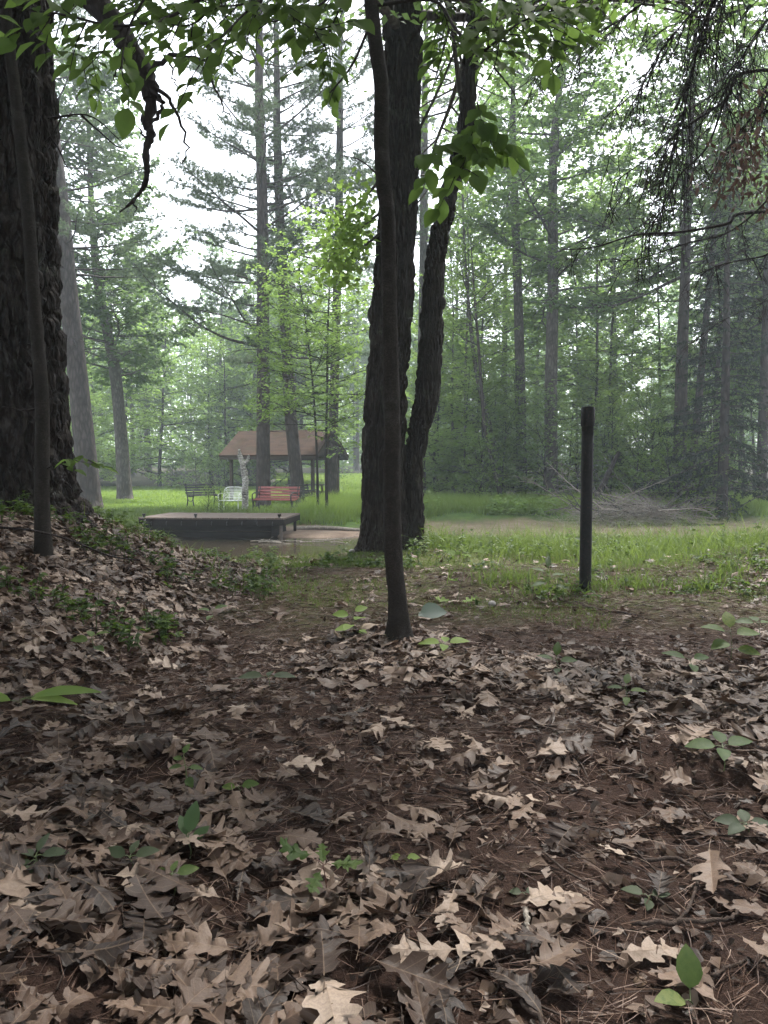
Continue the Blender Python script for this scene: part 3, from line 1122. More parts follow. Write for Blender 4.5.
# --- big old pine on the mound, left edge
def big_pine():
    r = np.random.default_rng(21)
    Y = 6.0
    P, Rr = traced_trunk([(5, 560, 142), (2, 470, 128), (1, 400, 122), (-1, 300, 116), (-4, 150, 106), (-6, 0, 100)], Y, 21, 0.10, r, n=60)
    W = MB()
    Pd, Rd = dense(P, Rr, 0.022, 5.2)
    g = h1(P[0][0], Y)
    bark_tube(W, Pd, Rd, 300, 0.066, 0.062, 0.25, 3, plates=.42, flare=(g + 0.1, 0.22, 5, 0.16))
    w2, C = pine(r, P, Rr, lo=0.42, nb=64, blen=over(4.6), dead_lo=0.27, ndead=10, tubes=False, per=10, tuft=0.16)
    base = np.array([P[0][0], P[0][1], g])
    W2 = MB()
    W2.V, W2.F3, W2.F4, W2.T, W2.UV, W2.n, W2.m3, W2.m4 = w2.V, w2.F3, w2.F4, w2.T, w2.UV, w2.n, w2.m3, w2.m4
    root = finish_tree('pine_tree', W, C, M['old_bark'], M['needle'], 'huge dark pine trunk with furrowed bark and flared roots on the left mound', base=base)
    W2.V = [v - base for v in W2.V]
    W2.build('limb', M['pine_bark'], root)
    # dead limb that hangs into the picture at the upper left
    B = MB()
    start = np.array([-2.75, 6.0, 6.4])
    L1 = spline([start, at(40, -70, 5.0), at(103, 10, 4.6), at(128, 45, 4.5), at(147, 78, 4.45), at(150, 100, 4.45)], 40)
    n = len(L1)
    B.tube(L1, np.linspace(0.085, 0.040, n) * (1 + 0.12 * r.normal(size=n)), 10)
    B.tube(spline([at(149, 88, 4.45), at(151, 108, 4.45), at(146, 121, 4.43), at(151, 134, 4.42), at(146, 150, 4.4), at(147, 172, 4.4), at(144, 186, 4.4), at(133, 201, 4.4), at(120, 212, 4.4)], 46), np.linspace(0.036, 0.005, 46) * (1 + 0.16 * r.normal(size=46)), 8)
    for pts, a, b in (([(150, 92), (160, 98), (162, 108), (155, 118), (148, 128)], .018, .01),
                      ([(150, 75), (160, 62), (178, 57), (200, 58), (210, 63)], .018, .008),
                      ([(210, 63), (212, 78), (222, 102), (232, 120)], .009, .003),
                      ([(152, 84), (168, 98), (180, 122), (187, 150), (182, 164)], .014, .003),
                      ([(170, 66), (176, 85), (187, 115)], .006, .002),
                      ([(133, 201), (136, 208), (133, 216)], .006, .002),
                      ([(144, 182), (152, 190)], .006, .002), ([(147, 140), (139, 128)], .009, .004),
                      ([(128, 45), (118, 70), (112, 80)], .008, .003)):
        P_ = spline([at(x, y, 4.42) for x, y in pts] if len(pts) > 2 else [at(*pts[0], 4.42), (at(*pts[0], 4.42) + at(*pts[1], 4.42)) / 2, at(*pts[1], 4.42)], 16)
        B.tube(P_ + r.normal(size=(16, 3)) * 0.006, np.linspace(a, b, 16), 5)
    # thin bare twigs off the trunk
    for pts, Yb in (([(48, 148), (60, 120), (62, 117), (82, 116)], 5.6), ([(50, 137), (58, 148), (66, 165), (75, 178)], 5.5), ([(82, 116), (100, 132), (118, 147), (135, 150)], 5.4), ([(48, 405), (25, 410), (-6, 405)], 4.9), ([(48, 118), (90, 116), (125, 145)], 5.5)):
        P_ = spline([at(x, y, Yb) for x, y in pts], 14)
        B.tube(P_, np.linspace(.008, .002, 14), 4)
    B.V = [v - base for v in B.V]
    tag(B.build('dead_limb', M['dead_wood'], root), 'crooked bare dead limb hanging in front of the sky')


big_pine()


# --- thin dark sapling in front of the big pine
def sapling():
    r = np.random.default_rng(31)
    g = on_ground(44, 560)
    Y = g[1]
    P, Rr = traced_trunk([(44, 560, 19), (42, 500, 14.5), (42, 400, 13.5), (34, 300, 12.5), (27, 200, 12), (16, 100, 11), (5, 0, 10)], Y, 9, 0.01, r, n=50)
    Pd, Rd = dense(P, Rr, 0.03, 4)
    W = MB()
    bark_tube(W, Pd, Rd, 40, 0.03, 0.003, 0.5, 8)
    w2, C = broadleaf(r, P, Rr, lo=0.55, nb=20, blen=lambda s: 1.6 * (1 - .5 * s), leaf=0.10, per=6, tubes=False)
    base = np.array([g[0], g[1], g[2]])
    root = finish_tree('sapling', W, C, M['smooth_bark'], M['beech'], 'thin dark sapling stem leaning in front of the huge pine trunk', base=base)
    w2.V = [v - base for v in w2.V]
    w2.build('limb', M['smooth_bark'], root)
    # low spray of leaves to the right of the stem, and bare twigs
    leafy_limb(root, [at(45, 470, Y), at(60, 462, Y - .1), at(78, 458, Y - .15), at(93, 461, Y - .2)], 0.004, 0.0015, 0.085, 5, 0.10, 3, r, tint=0.7)
    B = MB()
    for pts in ([(-8, 527), (30, 530), (70, 540), (110, 556), (140, 560)],):
        P_ = spline([at(x, y, Y - .25 + 0.004 * x) for x, y in pts], 20)
        B.tube(P_, np.linspace(.008, .004, 20), 5)
    t = B.build('twig', M['dead_wood'])
    tag(t, 'long thin bare stick lying across the foot of the left sapling', 'stick')


sapling()


# --- forked tree in the middle
def forked_tree():
    r = np.random.default_rng(41)
    Y = 9.6
    PA, RA = traced_trunk([(386, 552, 48), (384, 500, 43), (384, 450, 42), (386, 400, 41), (392, 300, 40), (398, 200, 38), (401, 100, 38), (402, 0, 37)], Y, 17, 0.05, r, n=60)
    PB, RB = traced_trunk([(413, 552, 24), (413, 500, 21), (414, 465, 20), (420, 425, 23), (427, 394, 25), (430, 350, 24), (433, 290, 22), (436, 255, 20), (443, 220, 18.5), (453, 180, 18), (464, 138, 17), (468, 100, 16), (471, 55, 15.5), (475, 0, 14.5)], Y + 0.05, 15, 0.04, r, n=60)
    g = h1(0.2, Y)
    base = np.array([0.2, Y, g])
    W = MB()
    Pd, Rd = dense(PA, RA, 0.03, 7.4)
    bark_tube(W, Pd, Rd, 170, 0.070, 0.052, 0.15, 13, flare=(g + .1, 0.22, 5, 0.18), plates=0.42)
    W2 = MB()
    Pd, Rd = dense(PB, RB, 0.03, 7.4)
    bark_tube(W2, Pd, Rd, 110, 0.055, 0.032, 0.30, 17, flare=(g + .1, 0.2, 4, 0.16), plates=0.45)
    # knobs on the stems
    for mbx, px, py, rr, YY in ((W2, 440, 303, 0.075, Y), (W, 377, 315, 0.12, Y), (W, 383, 150, 0.07, Y)):
        c = at(px, py, YY)
        t = np.linspace(0, math.pi, 9)
        mbx.tube(np.stack([c[0] + 0 * t, c[1] + 0 * t, c[2] - np.cos(t) * rr * 1.3], -1), np.sin(t) * rr + 0.002, 12)
    wA, cA = broadleaf(r, PA, RA, lo=0.37, nb=34, droop=.25, blen=lambda s: 4.6 * (1 - .55 * s), leaf=0.11, per=7, tubes=False, elev=(-0.05, 0.9), density=.8)
    wB, cB = broadleaf(r, PB, RB, lo=0.42, nb=26, droop=.25, blen=lambda s: 4.4 * (1 - .55 * s), leaf=0.11, per=7, tubes=False, elev=(-0.05, 0.9), density=.8)
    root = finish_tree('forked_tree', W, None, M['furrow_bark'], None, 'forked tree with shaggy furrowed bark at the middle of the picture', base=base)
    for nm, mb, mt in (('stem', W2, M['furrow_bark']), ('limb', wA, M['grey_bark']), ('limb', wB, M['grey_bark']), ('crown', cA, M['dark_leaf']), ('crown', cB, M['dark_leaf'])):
        mb.V = [v - base for v in mb.V]
        mb.build(nm, mt, root)
    B = MB()
    for pts, a, b in (([(460, 92), (456, 60), (452, 27), (449, -20)], .035, .02), ([(420, 128), (436, 95), (450, 63), (462, 30), (472, -10)], .02, .012),
                      ([(416, 205), (424, 195), (436, 178)], .012, .004), ([(452, 150), (470, 120), (486, 102), (500, 80)], .012, .004), ([(472, 75), (500, 40), (530, 10)], .018, .008),
                      ([(378, 175), (360, 160), (340, 155)], .012, .004)):
        P_ = spline([at(x, y, Y) for x, y in pts], 14)
        B = MB()
        B.tube(P_ - base, np.linspace(a, b, 14), 6)
        B.build('branch', M['grey_bark'], root)
    # low leafy boughs left of the trunk, lit look put into brighter leaf colour
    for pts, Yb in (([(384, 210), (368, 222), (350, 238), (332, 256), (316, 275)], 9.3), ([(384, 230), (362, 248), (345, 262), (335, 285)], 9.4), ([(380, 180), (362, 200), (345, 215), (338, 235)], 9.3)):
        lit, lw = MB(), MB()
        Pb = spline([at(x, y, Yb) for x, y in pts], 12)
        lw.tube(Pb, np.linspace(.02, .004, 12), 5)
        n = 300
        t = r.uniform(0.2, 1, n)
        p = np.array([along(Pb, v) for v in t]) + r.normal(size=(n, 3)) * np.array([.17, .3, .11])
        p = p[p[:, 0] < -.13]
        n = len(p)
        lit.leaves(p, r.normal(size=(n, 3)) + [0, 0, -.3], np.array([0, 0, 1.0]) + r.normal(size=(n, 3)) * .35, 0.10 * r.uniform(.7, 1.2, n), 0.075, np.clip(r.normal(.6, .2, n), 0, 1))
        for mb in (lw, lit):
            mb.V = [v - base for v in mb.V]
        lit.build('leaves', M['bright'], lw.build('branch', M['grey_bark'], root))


forked_tree()


# --- slim beech in front
def beech():
    r = np.random.default_rng(51)
    g = on_ground(399, 637)
    Y = g[1]
    P, Rr = traced_trunk([(399, 637, 23), (397.5, 600, 19), (393, 550, 18.3), (392, 500, 17.8), (392, 450, 17), (392, 411, 16.5), (389, 294, 15.5), (388, 223, 15.5), (384, 191, 15.5), (381, 137, 15), (381, 82, 15), (371, 0, 14.5)], Y, 10, 0.015, r, n=60)
    base = np.array([g[0], g[1], g[2]])
    W = MB()
    Pd, Rd = dense(P, Rr, 0.02, 4)
    bark_tube(W, Pd, Rd, 64, 0.045, 0.0042, 1.0, 23, flare=(g[2], 0.075, 5, 0.42), plates=0.7)
    w2, C = broadleaf(r, P, Rr, lo=0.5, nb=26, blen=lambda s: 2.6 * (1 - .5 * s), leaf=0.105, per=6, tubes=False, elev=(0.0, 0.8), six=True, density=.9)
    root = finish_tree('beech_tree', W, C, M['smooth_bark'], M['beech'], 'slim smooth barked beech standing in front of the forked tree', base=base)
    w2.V = [v - base for v in w2.V]
    w2.build('limb', M['smooth_bark'], root)
    top = np.array([P[-1][0], P[-1][1], 0]) * 0 + along(P, 0.42)
    t2 = along(P, 0.47)
    L = 0.105
    # boughs at the upper left, nearer the camera
    leafy_limb(root, [top, (-0.5, 3.6, 3.55), at(230, -30, 3.2), at(180, 12, 3.0), at(120, 26, 2.9), at(60, 14, 2.8), at(-30, 2, 2.8)], 0.010, 0.0025, L * .8, 17, 0.22, 5, r, lean=.75)
    leafy_limb(root, [top, (-0.4, 3.7, 3.6), at(275, -20, 3.3), at(240, 18, 3.1), at(210, 50, 3.0), at(190, 80, 2.95)], 0.008, 0.002, L * .8, 10, 0.17, 4, r, lean=.75)
    leafy_limb(root, [top, (-0.3, 3.8, 3.5), at(300, -25, 3.5), at(262, -2, 3.3), at(225, 6, 3.2), at(185, -5, 3.1)], 0.008, 0.002, L * .8, 12, 0.20, 5, r, lean=.75)
    leafy_limb(root, [t2, (-0.2, 3.9, 3.6), at(340, -20, 3.7), at(318, 6, 3.6), at(270, 22, 3.55), at(255, 10, 3.5)], 0.009, 0.002, L, 10, 0.20, 4, r, lean=.75)
    leafy_limb(root, [t2, (-0.9, 3.3, 3.4), at(150, -20, 2.7), at(128, 30, 2.65), at(122, 70, 2.6), at(130, 92, 2.6)], 0.006, 0.002, L * .85, 5, 0.09, 3, r, lean=.9, t0=.5)
    leafy_limb(root, [top, (-0.6, 3.5, 3.5), at(110, -40, 3.0), at(85, -5, 2.9), at(60, 10, 2.85), at(20, 30, 2.8)], 0.007, 0.002, L * .8, 7, 0.16, 4, r, lean=.9, t0=.4)
    leafy_limb(root, [top, (-0.5, 3.6, 3.5), at(220, -40, 3.3), at(215, 0, 3.2), at(190, 25, 3.15), at(150, 20, 3.1)], 0.007, 0.002, L * .8, 9, 0.17, 4, r, lean=.9, t0=.4)
    leafy_limb(root, [t2, (-0.3, 3.8, 3.6), at(290, -40, 3.5), at(282, 0, 3.4), at(300, 22, 3.4), at(322, 30, 3.4)], 0.007, 0.002, L, 8, 0.16, 4, r, lean=.9, t0=.4)
    for pts in ([(345, -40), (320, -8), (285, 14), (240, 34), (205, 52)], [(290, -50), (250, -10), (200, 10), (150, 22)], [(180, -40), (140, 0), (105, 34), (82, 66)], [(350, -20), (338, 12), (326, 40), (318, 62)], [(420, -40), (438, -4), (447, 22), (452, 44)], [(600, -40), (560, -10), (520, 5), (492, 14)], [(640, -40), (610, -12), (575, 8), (560, 24)]):
        Yb = rng.uniform(4.6, 5.6)
        leafy_limb(root, [along(P, .55), along(P, .55) * .5 + at(*pts[0], Yb) * .5 + np.array([0, 0, .2])] + [at(x, y, Yb) for x, y in pts], 0.010, 0.002, L * .95, 16, 0.26, 6, r, lean=.6, t0=.45, tint=.35)
    leafy_limb(root, [at(474, 118, 3.5), at(482, 130, 3.48), at(494, 142, 3.46), at(506, 146, 3.44)], 0.003, 0.0012, L, 5, 0.12, 4, r, lean=1.0, t0=.1, tint=.55)
    # right: boughs around x 480-560 and the hanging spray in front of the forked tree
    leafy_limb(root, [along(P, .36), at(432, 0, 4.1), at(455, 28, 3.9), at(477, 52, 3.7), at(500, 38, 3.6), at(521, 22, 3.5), at(560, 8, 3.4)], 0.010, 0.003, L, 14, 0.22, 5, r, lean=.75, t0=.45)
    leafy_limb(root, [t2, (0.3, 3.9, 3.5), at(478, -20, 3.7), at(510, 5, 3.6), at(545, 25, 3.6), at(556, 45, 3.6)], 0.009, 0.003, L, 10, 0.20, 4, r, lean=.75)
    leafy_limb(root, [at(500, 38, 3.6), at(494, 68, 3.6), at(480, 92, 3.55), at(474, 125, 3.5), at(468, 150, 3.45), at(462, 170, 3.4)], 0.0035, 0.0015, L * 1.02, 9, 0.20, 5, r, lean=.9, t0=.45, tint=.55)
    leafy_limb(root, [at(477, 128, 3.52), at(460, 140, 3.5), at(440, 150, 3.45), at(424, 165, 3.4)], 0.003, 0.0012, L, 5, 0.13, 4, r, lean=.9, t0=.2, tint=.55)
    B = MB()
    for pts, a, b in (([(372, 20), (367, 32), (356, 58), (346, 74), (330, 93)], .010, .004), ([(346, 74), (334, 90), (326, 112)], .004, .002), ([(494, 68), (512, 90), (518, 105)], .004, .002), ([(521, 22), (530, 55), (525, 62)], .003, .0015)):
        Yb = Y if pts[0][0] < 400 else 3.6
        P_ = spline([at(x, y, Yb) for x, y in pts], 14)
        B = MB()
        B.tube(P_ - base, np.linspace(a, b, 14), 5)
        B.build('branch', M['smooth_bark'], root)


beech()


# --- conifer whose dead lower boughs droop into the upper right
def hemlock():
    r = np.random.default_rng(61)
    x0, y0 = 4.75, 6.2
    g = h1(x0, y0)
    P, Rr = up_trunk(r, (x0, y0, g), 17, 0.20, 0.02, n=24)
    W, C = spruce(r, P, Rr, lo=0.36, nb=60, blen=lambda s: 3.4 * (1 - s) + .3, droop=.7, dense=.6, spray=.13)
    base = np.array([x0, y0, g])
    root = finish_tree('conifer_tree', W, C, M['pine_bark'], M['spruce'], 'conifer just outside the right edge with drooping dead boughs reaching in', base=base)

    def dead_bough(pts, Yb, r0, r1, ntw, twl, sub, dirs, trunk_z=None):
        B = MB()
        ctrl = [at(px, py, Yb) for px, py in pts]
        if trunk_z is not None:
            ctrl = [np.array([x0, y0, trunk_z])] + ctrl
        Pb = spline(ctrl, 30)
        B.tube(Pb, np.linspace(r0, r1, 30), 6)
        for q in range(ntw):
            t = 0.25 + 0.74 * (q + r.uniform()) / ntw
            p = along(Pb, min(t, .99))
            d = np.array(dirs) + r.normal(size=3) * .38
            TP = wander(r, p, d, twl * r.uniform(.5, 1.3), 6, (0, 0, -.7), .09)
            B.tube(TP, np.linspace(.005, .0022, 7), 3, cap=False)
            if sub:
                a = np.array([along(TP, v) for v in r.uniform(.15, 1, sub)])
                dd = (TP[-1] - TP[0]) / np.linalg.norm(TP[-1] - TP[0])
                e = a + (dd * .6 + r.normal(size=(sub, 3)) * .45 + np.array([0, 0, -.35])) * (0.22 * r.uniform(.4, 1.2, sub))[:, None]
                B.prisms(a, e, .0027, .0016)
                a2 = np.repeat(a * .5 + e * .5, 2, 0)
                B.prisms(a2, a2 + r.normal(size=a2.shape) * .06 + np.array([0, 0, -.05]), .0020, .0012)
        B.V = [v - base for v in B.V]
        return B.build('dead_bough', M['dead_wood'], root)
    dead_bough([(768, 70), (724, 102), (680, 131), (655, 153), (610, 185)], 5.4, .014, .003, 20, .32, 4, (-.4, 0, -.8), 3.9)
    dead_bough([(724, 102), (707, 147), (680, 175), (664, 207), (640, 240)], 5.35, .009, .002, 18, .25, 4, (-.3, 0, -.9))
    dead_bough([(800, 150), (768, 199), (729, 232), (688, 243), (642, 258), (610, 262)], 5.6, .010, .003, 12, .20, 3, (-.5, 0, -.6), 3.1)
    dead_bough([(760, 212), (727, 224), (680, 232), (636, 235), (595, 247), (560, 250)], 6.3, .016, .004, 9, .3, 2, (-.5, 0, -.4), 3.0)
    dead_bough([(800, 250), (760, 257), (720, 265), (700, 275)], 5.8, .010, .003, 10, .2, 3, (-.6, 0, -.3), 2.7)
    dead_bough([(768, -60), (735, -20), (713, 0), (695, 60), (682, 120), (672, 160)], 5.0, .012, .003, 38, .45, 6, (-.35, 0, -1.0), 4.6)
    dead_bough([(760, -50), (720, -15), (690, 15), (655, 60), (635, 100)], 5.2, .011, .003, 30, .38, 5, (-.45, 0, -.8), 4.7)
    dead_bough([(700, -40), (660, -10), (620, 20), (575, 45), (545, 62)], 5.4, .010, .003, 26, .35, 5, (-.7, 0, -.4), 4.8)
    dead_bough([(800, 0), (768, 20), (740, 60), (720, 100)], 5.1, .011, .003, 22, .35, 5, (-.4, 0, -.9), 4.3)
    dead_bough([(800, 60), (775, 85), (750, 120), (728, 150)], 5.0, .010, .003, 14, .28, 4, (-.4, 0, -.8), 3.8)
    dead_bough([(800, 285), (768, 300), (720, 322), (690, 345)], 7.0, .008, .002, 8, .2, 3, (-.6, 0, -.3), 2.4)
    # withered brown leaves hanging in clumps at the right edge
    Cd = MB()
    n = 380
    k = r.integers(0, 9, n)
    cs = np.array([at(x, y, 5.0 + .3 * r.normal()) for x, y in ((765, 105), (750, 130), (768, 150), (735, 150), (722, 165), (752, 175), (770, 190), (742, 185), (765, 130))])
    p = cs[k] + r.normal(size=(n, 3)) * np.array([.085, .14, .09])
    Cd.leaves(p, r.normal(size=(n, 3)) * .5 + [0, 0, -1], r.normal(size=(n, 3)), .06 * r.uniform(.6, 1.3, n), .022, r.uniform(0, 1, n))
    Cd.V = [v - base for v in Cd.V]
    Cd.build('withered_leaves', M['dead_leaf'], root)


hemlock()

# ------------------------------------------------------------------ black post
def post():
    g = on_ground(585, 592)
    Y = g[1]
    top = at(588, 407, Y)
    lean = (top - g)
    root = empty('steel_post', tuple(g))
    h = lean[2]
    k = 20
    W = MB()
    t = np.linspace(-0.12, h - 0.14, 14)
    r0 = 5.9 * Y / F
    W.tube(np.stack([lean[0] / h * t, 0 * t, t], -1), np.full(14, r0), k)
    o = W.build('pipe', M['steel'], root)
    c = MB()
    t = np.array([h - .155, h - .15, h - .02, h - .006, h])
    c.tube(np.stack([lean[0] / h * t, 0 * t, t], -1), np.array([r0 * 1.10, r0 * 1.17, r0 * 1.17, r0 * 1.13, r0 * 1.0]), k)
    c.build('cap', M['steel'], root)
    tag(root, 'black steel pipe post with a capped top standing in the weeds', 'post')
    return g


POST = post()

# ------------------------------------------------------------------ deck, shelter, furniture
FIELD = -0.40


def deck():
    c = np.array([-4.25, 20.25])
    rz = R(-4.2)
    root = empty('wooden_deck', (c[0], c[1], WATER_Z), rz)
    w, d, top = 3.72, 2.25, -0.19 - WATER_Z
    b = MB()
    n = 16
    for i in range(n):
        x = -w / 2 + (i + .5) * w / n
        b.box((x, 0.0, top - .02 + random.uniform(-.003, .003)), (w / n - .012, d + random.uniform(-.01, .02), .04))
    b.build('deck_boards', M['deck_top'], root, smooth=False)
    f = MB()
    f.box((0, -d / 2 + .045, top - .115), (w - .02, .045, .145))
    f.box((w / 2 - .03, .035, top - .115), (.045, d - .12, .145))
    f.box((-w / 2 + .03, .035, top - .115), (.045, d - .12, .145))
    f.build('fascia', M['dark_timber'], root, smooth=False)
    s = MB()
    for k in range(3):
        s.box((-.12, -d / 2 + .22, top - .27 - k * .17), (w - .5, .05, .16))
    for k in range(3):
        s.box((w / 2 - .40, .1, top - .27 - k * .17), (.05, d - .5, .16))
    s.build('skirting', M['dark_timber'], root, smooth=False)
    for x, y, m in ((w / 2 - .12, -d / 2 + .2, 'table_wood'), (-w / 2 + .12, -d / 2 + .2, 'dark_timber'), (w / 2 - .12, d / 2 - .2, 'dark_timber'), (-w / 2 + .12, d / 2 - .2, 'dark_timber')):
        p = MB()
        p.box((x, y, (top - .2) / 2 - .12), (.07, .07, top - .18 + .24))
        p.build('leg', M[m], root, smooth=False)
    for i in range(9):
        h = MB()
        x = -w / 2 + .35 + i * .385
        h.tube(spline([(x, -d / 2 + .02, top - .10), (x, -d / 2 - .02, top - .12), (x, -d / 2 - .025, top - .17), (x, -d / 2 + .0, top - .19)], 9), .011, 6)
        h.build('hook', M['iron'], root)
    for x, y in ((-w / 2 + .12, -d / 2 + .1), (-w / 2 + 1.45, -d / 2 + .1), (w / 2 - .14, -d / 2 + .1)):
        h = MB()
        h.tube([(x, y, top - .01), (x, y, top + .05), (x, y, top + .055), (x, y, top + .09)], [.028, .028, .045, .045], 10)
        h.build('bollard', M['iron'], root)
    tag(root, 'low dark wooden deck built out over the stream', 'deck')
    # leaning pole at its left end
    p = MB()
    a, e = at(130, 545, 19.0), at(146, 519, 19.3)
    p.tube([a, (a + e) / 2, e], [.03, .028, .025], 8)
    tag(p.build('wooden_pole', M['grey_wood']), 'slim pale pole leaning against the left end of the deck', 'pole')


deck()


def shelter():
    rz = R(-20)
    u, v = np.array([math.cos(rz), math.sin(rz)]), np.array([-math.sin(rz), math.cos(rz)])
    fr = at(317, 456, 32)
    L, Dp, rise = 4.7, 3.4, 1.12
    c = fr[:2] - u * L / 2 + v * Dp / 2
    g = h1(c[0], c[1])
    root = empty('garden_shelter', (c[0], c[1], g), rz)
    ez = fr[2] - g
    # roof: two shingled slopes with thickness
    Rf = MB()
    t = .07
    for s in (-1, 1):
        e, rd = np.array([s * Dp / 2, ez]), np.array([0, ez + rise])
        sl = np.linalg.norm(rd - e)
        nx = np.array([s * rise, Dp / 2])
        nx /= np.linalg.norm(nx)
        V, uv = [], []
        for x in (-L / 2, L / 2):
            for q, (k, off) in ((e, (0, 0)), (e, (0, t)), (rd, (1, t)), (rd, (1, 0))):
                p = q + nx * off * 1.0
                if k == 1:
                    p = np.array([s * .002, q[1] + (off if off else 0)])
                V.append((x, p[0], p[1]))
                uv.append((x + 10, k * sl))
        Q = [[1, 5, 6, 2], [0, 3, 7, 4], [0, 4, 5, 1], [0, 1, 2, 3], [4, 7, 6, 5]]
        if s > 0:
            Q = [q[::-1] for q in Q]
        Rf.add(V, Q, uv=uv)
    Rf.build('roof', M['shingle'], root, smooth=False)
    F_ = MB()
    for s in (-1, 1):
        F_.box((0, s * (Dp / 2 - .03), ez - .06), (L - .02, .05, .15))
    an = math.atan2(rise, Dp / 2)
    ln = math.hypot(rise, Dp / 2)
    for x in (-L / 2 + .03, L / 2 - .03):
        for s in (-1, 1):
            F_.box((x, s * Dp / 4, ez + rise / 2 - .055), (.05, ln - .02, .13), rx=-s * an)
    F_.build('bargeboard', M['post_wood'], root, smooth=False)
    Bm = MB()
    for s in (-1, 1):
        Bm.box((0, s * (Dp / 2 - .38), ez + .02), (L - .5, .11, .16))
    for x in (-L / 2 + .38, 0, L / 2 - .38):
        Bm.box((x, 0, ez + .055), (.10, Dp - .8, .14))
        Bm.box((x, 0, ez + .55), (.09, .09, .8))
        for s in (-1, 1):
            Bm.box((x, s * (Dp / 4 - .06), ez + rise / 2 - .09), (.07, ln - .5, .10), rx=-s * an)
    for x in (-L / 2 + .08, L / 2 - .08):
        # gable boarding
        h = rise - .10
        Bm.add([(x - .015, -Dp / 2 + .25, ez + .08), (x - .015, Dp / 2 - .25, ez + .08), (x - .015, 0, ez + h), (x + .015, -Dp / 2 + .25, ez + .08), (x + .015, Dp / 2 - .25, ez + .08), (x + .015, 0, ez + h)], [[0, 1, 2], [3, 5, 4]])
    Bm.build('beams', M['post_wood'], root, smooth=False)
    for x in (-L / 2 + .38, L / 2 - .38):
        for y in (-Dp / 2 + .38, Dp / 2 - .38):
            p = MB()
            wz = root.matrix_world
            p.box((x, y, (ez - .06) / 2 - .1), (.13, .13, ez - .06 + .2))
            p.build('post', M['post_wood'], root, smooth=False)
    tag(root, 'open timber shelter with a brown shingled gable roof', 'shelter')
    # picnic table beneath
    q = c + u * 1.15 - v * 0.2
    tb = empty('picnic_table', (q[0], q[1], h1(q[0], q[1])), rz + R(8))
    m = MB()
    for i in range(5):
        m.box((0, -.32 + i * .16, .74), (1.7, .145, .04))
    m.build('tabletop', M['table_wood'], tb, smooth=False)
    for y in (-.68, .68):
        m = MB()
        for k in (-1, 1):
            m.box((0, y + k * .075, .44), (1.7, .14, .04))
        m.build('bench_seat', M['table_wood'], tb, smooth=False)
    for x in (-.6, .6):
        m = MB()
        for s in (-1, 1):
            m.tube([(x, s * .62, -.05), (x, s * .25, .71)], .045, 4)
        m.box((x + .05, 0, .40), (.04, 1.5, .09))
        m.build('leg_frame', M['table_wood'], tb, smooth=False)
    tag(tb, 'brown timber picnic table with benches beneath the shelter roof', 'table')


shelter()


def park_bench(name, loc, rz, w, slat, frame, label):
    root = empty(name, loc, rz)
    s = MB()
    for i in range(5):
        s.box((0, -.21 + i * .095, .43 + .012 * (i - 1) ** 2 * .4), (w, .066, .028))
    s.build('seat', slat, root, smooth=False)
    b = MB()
    for i in range(4):
        z = .53 + i * .098
        b.box((0, .235 + (z - .45) * .26, z), (w, .026, .068), rx=-.25)
    b.build('backrest', slat, root, smooth=False)
    for sx in (-1, 1):
        e = MB()
        x = sx * (w / 2 - .06)
        e.tube(spline([(x, -.28, 0), (x, -.24, .12), (x, -.20, .28), (x, -.24, .40)], 12), .024, 6)
        e.tube(spline([(x, .30, 0), (x, .22, .16), (x, .20, .32), (x, .24, .46), (x, .29, .64), (x, .345, .88)], 18), .024, 6)
        e.tube([(x, -.24, .405), (x, 0, .392), (x, .22, .41)], .02, 6)
        e.tube(spline([(x, -.20, .28), (x, 0, .20), (x, .20, .30)], 10), .014, 6)
        f = e.build('end_frame', frame, root)
        a = MB()
        a.tube(spline([(x, -.24, .40), (x, -.27, .52), (x, -.24, .62), (x, -.10, .66), (x, .10, .645), (x, .29, .64)], 18), .021, 6)
        a.build('armrest', frame, f)
    tag(root, label, 'bench')
    return root


g = at(275, 512, 25.0)
park_bench('park_bench', (g[0], g[1], h1(g[0], g[1])), R(-17), 1.48, M['red_paint'], M['iron'], 'red slatted park bench with black iron ends behind the deck')
g = at(204, 504, 29.0)
park_bench('park_bench', (g[0], g[1], h1(g[0], g[1])), R(42), 1.25, M['iron'], M['iron'], 'black park bench on the lawn left of the white chair')
g = at(306, 503, 28.5)
park_bench('park_bench', (g[0], g[1], h1(g[0], g[1])), R(60), 1.2, M['iron'], M['iron'], 'black bench half hidden between trunks right of the red bench')


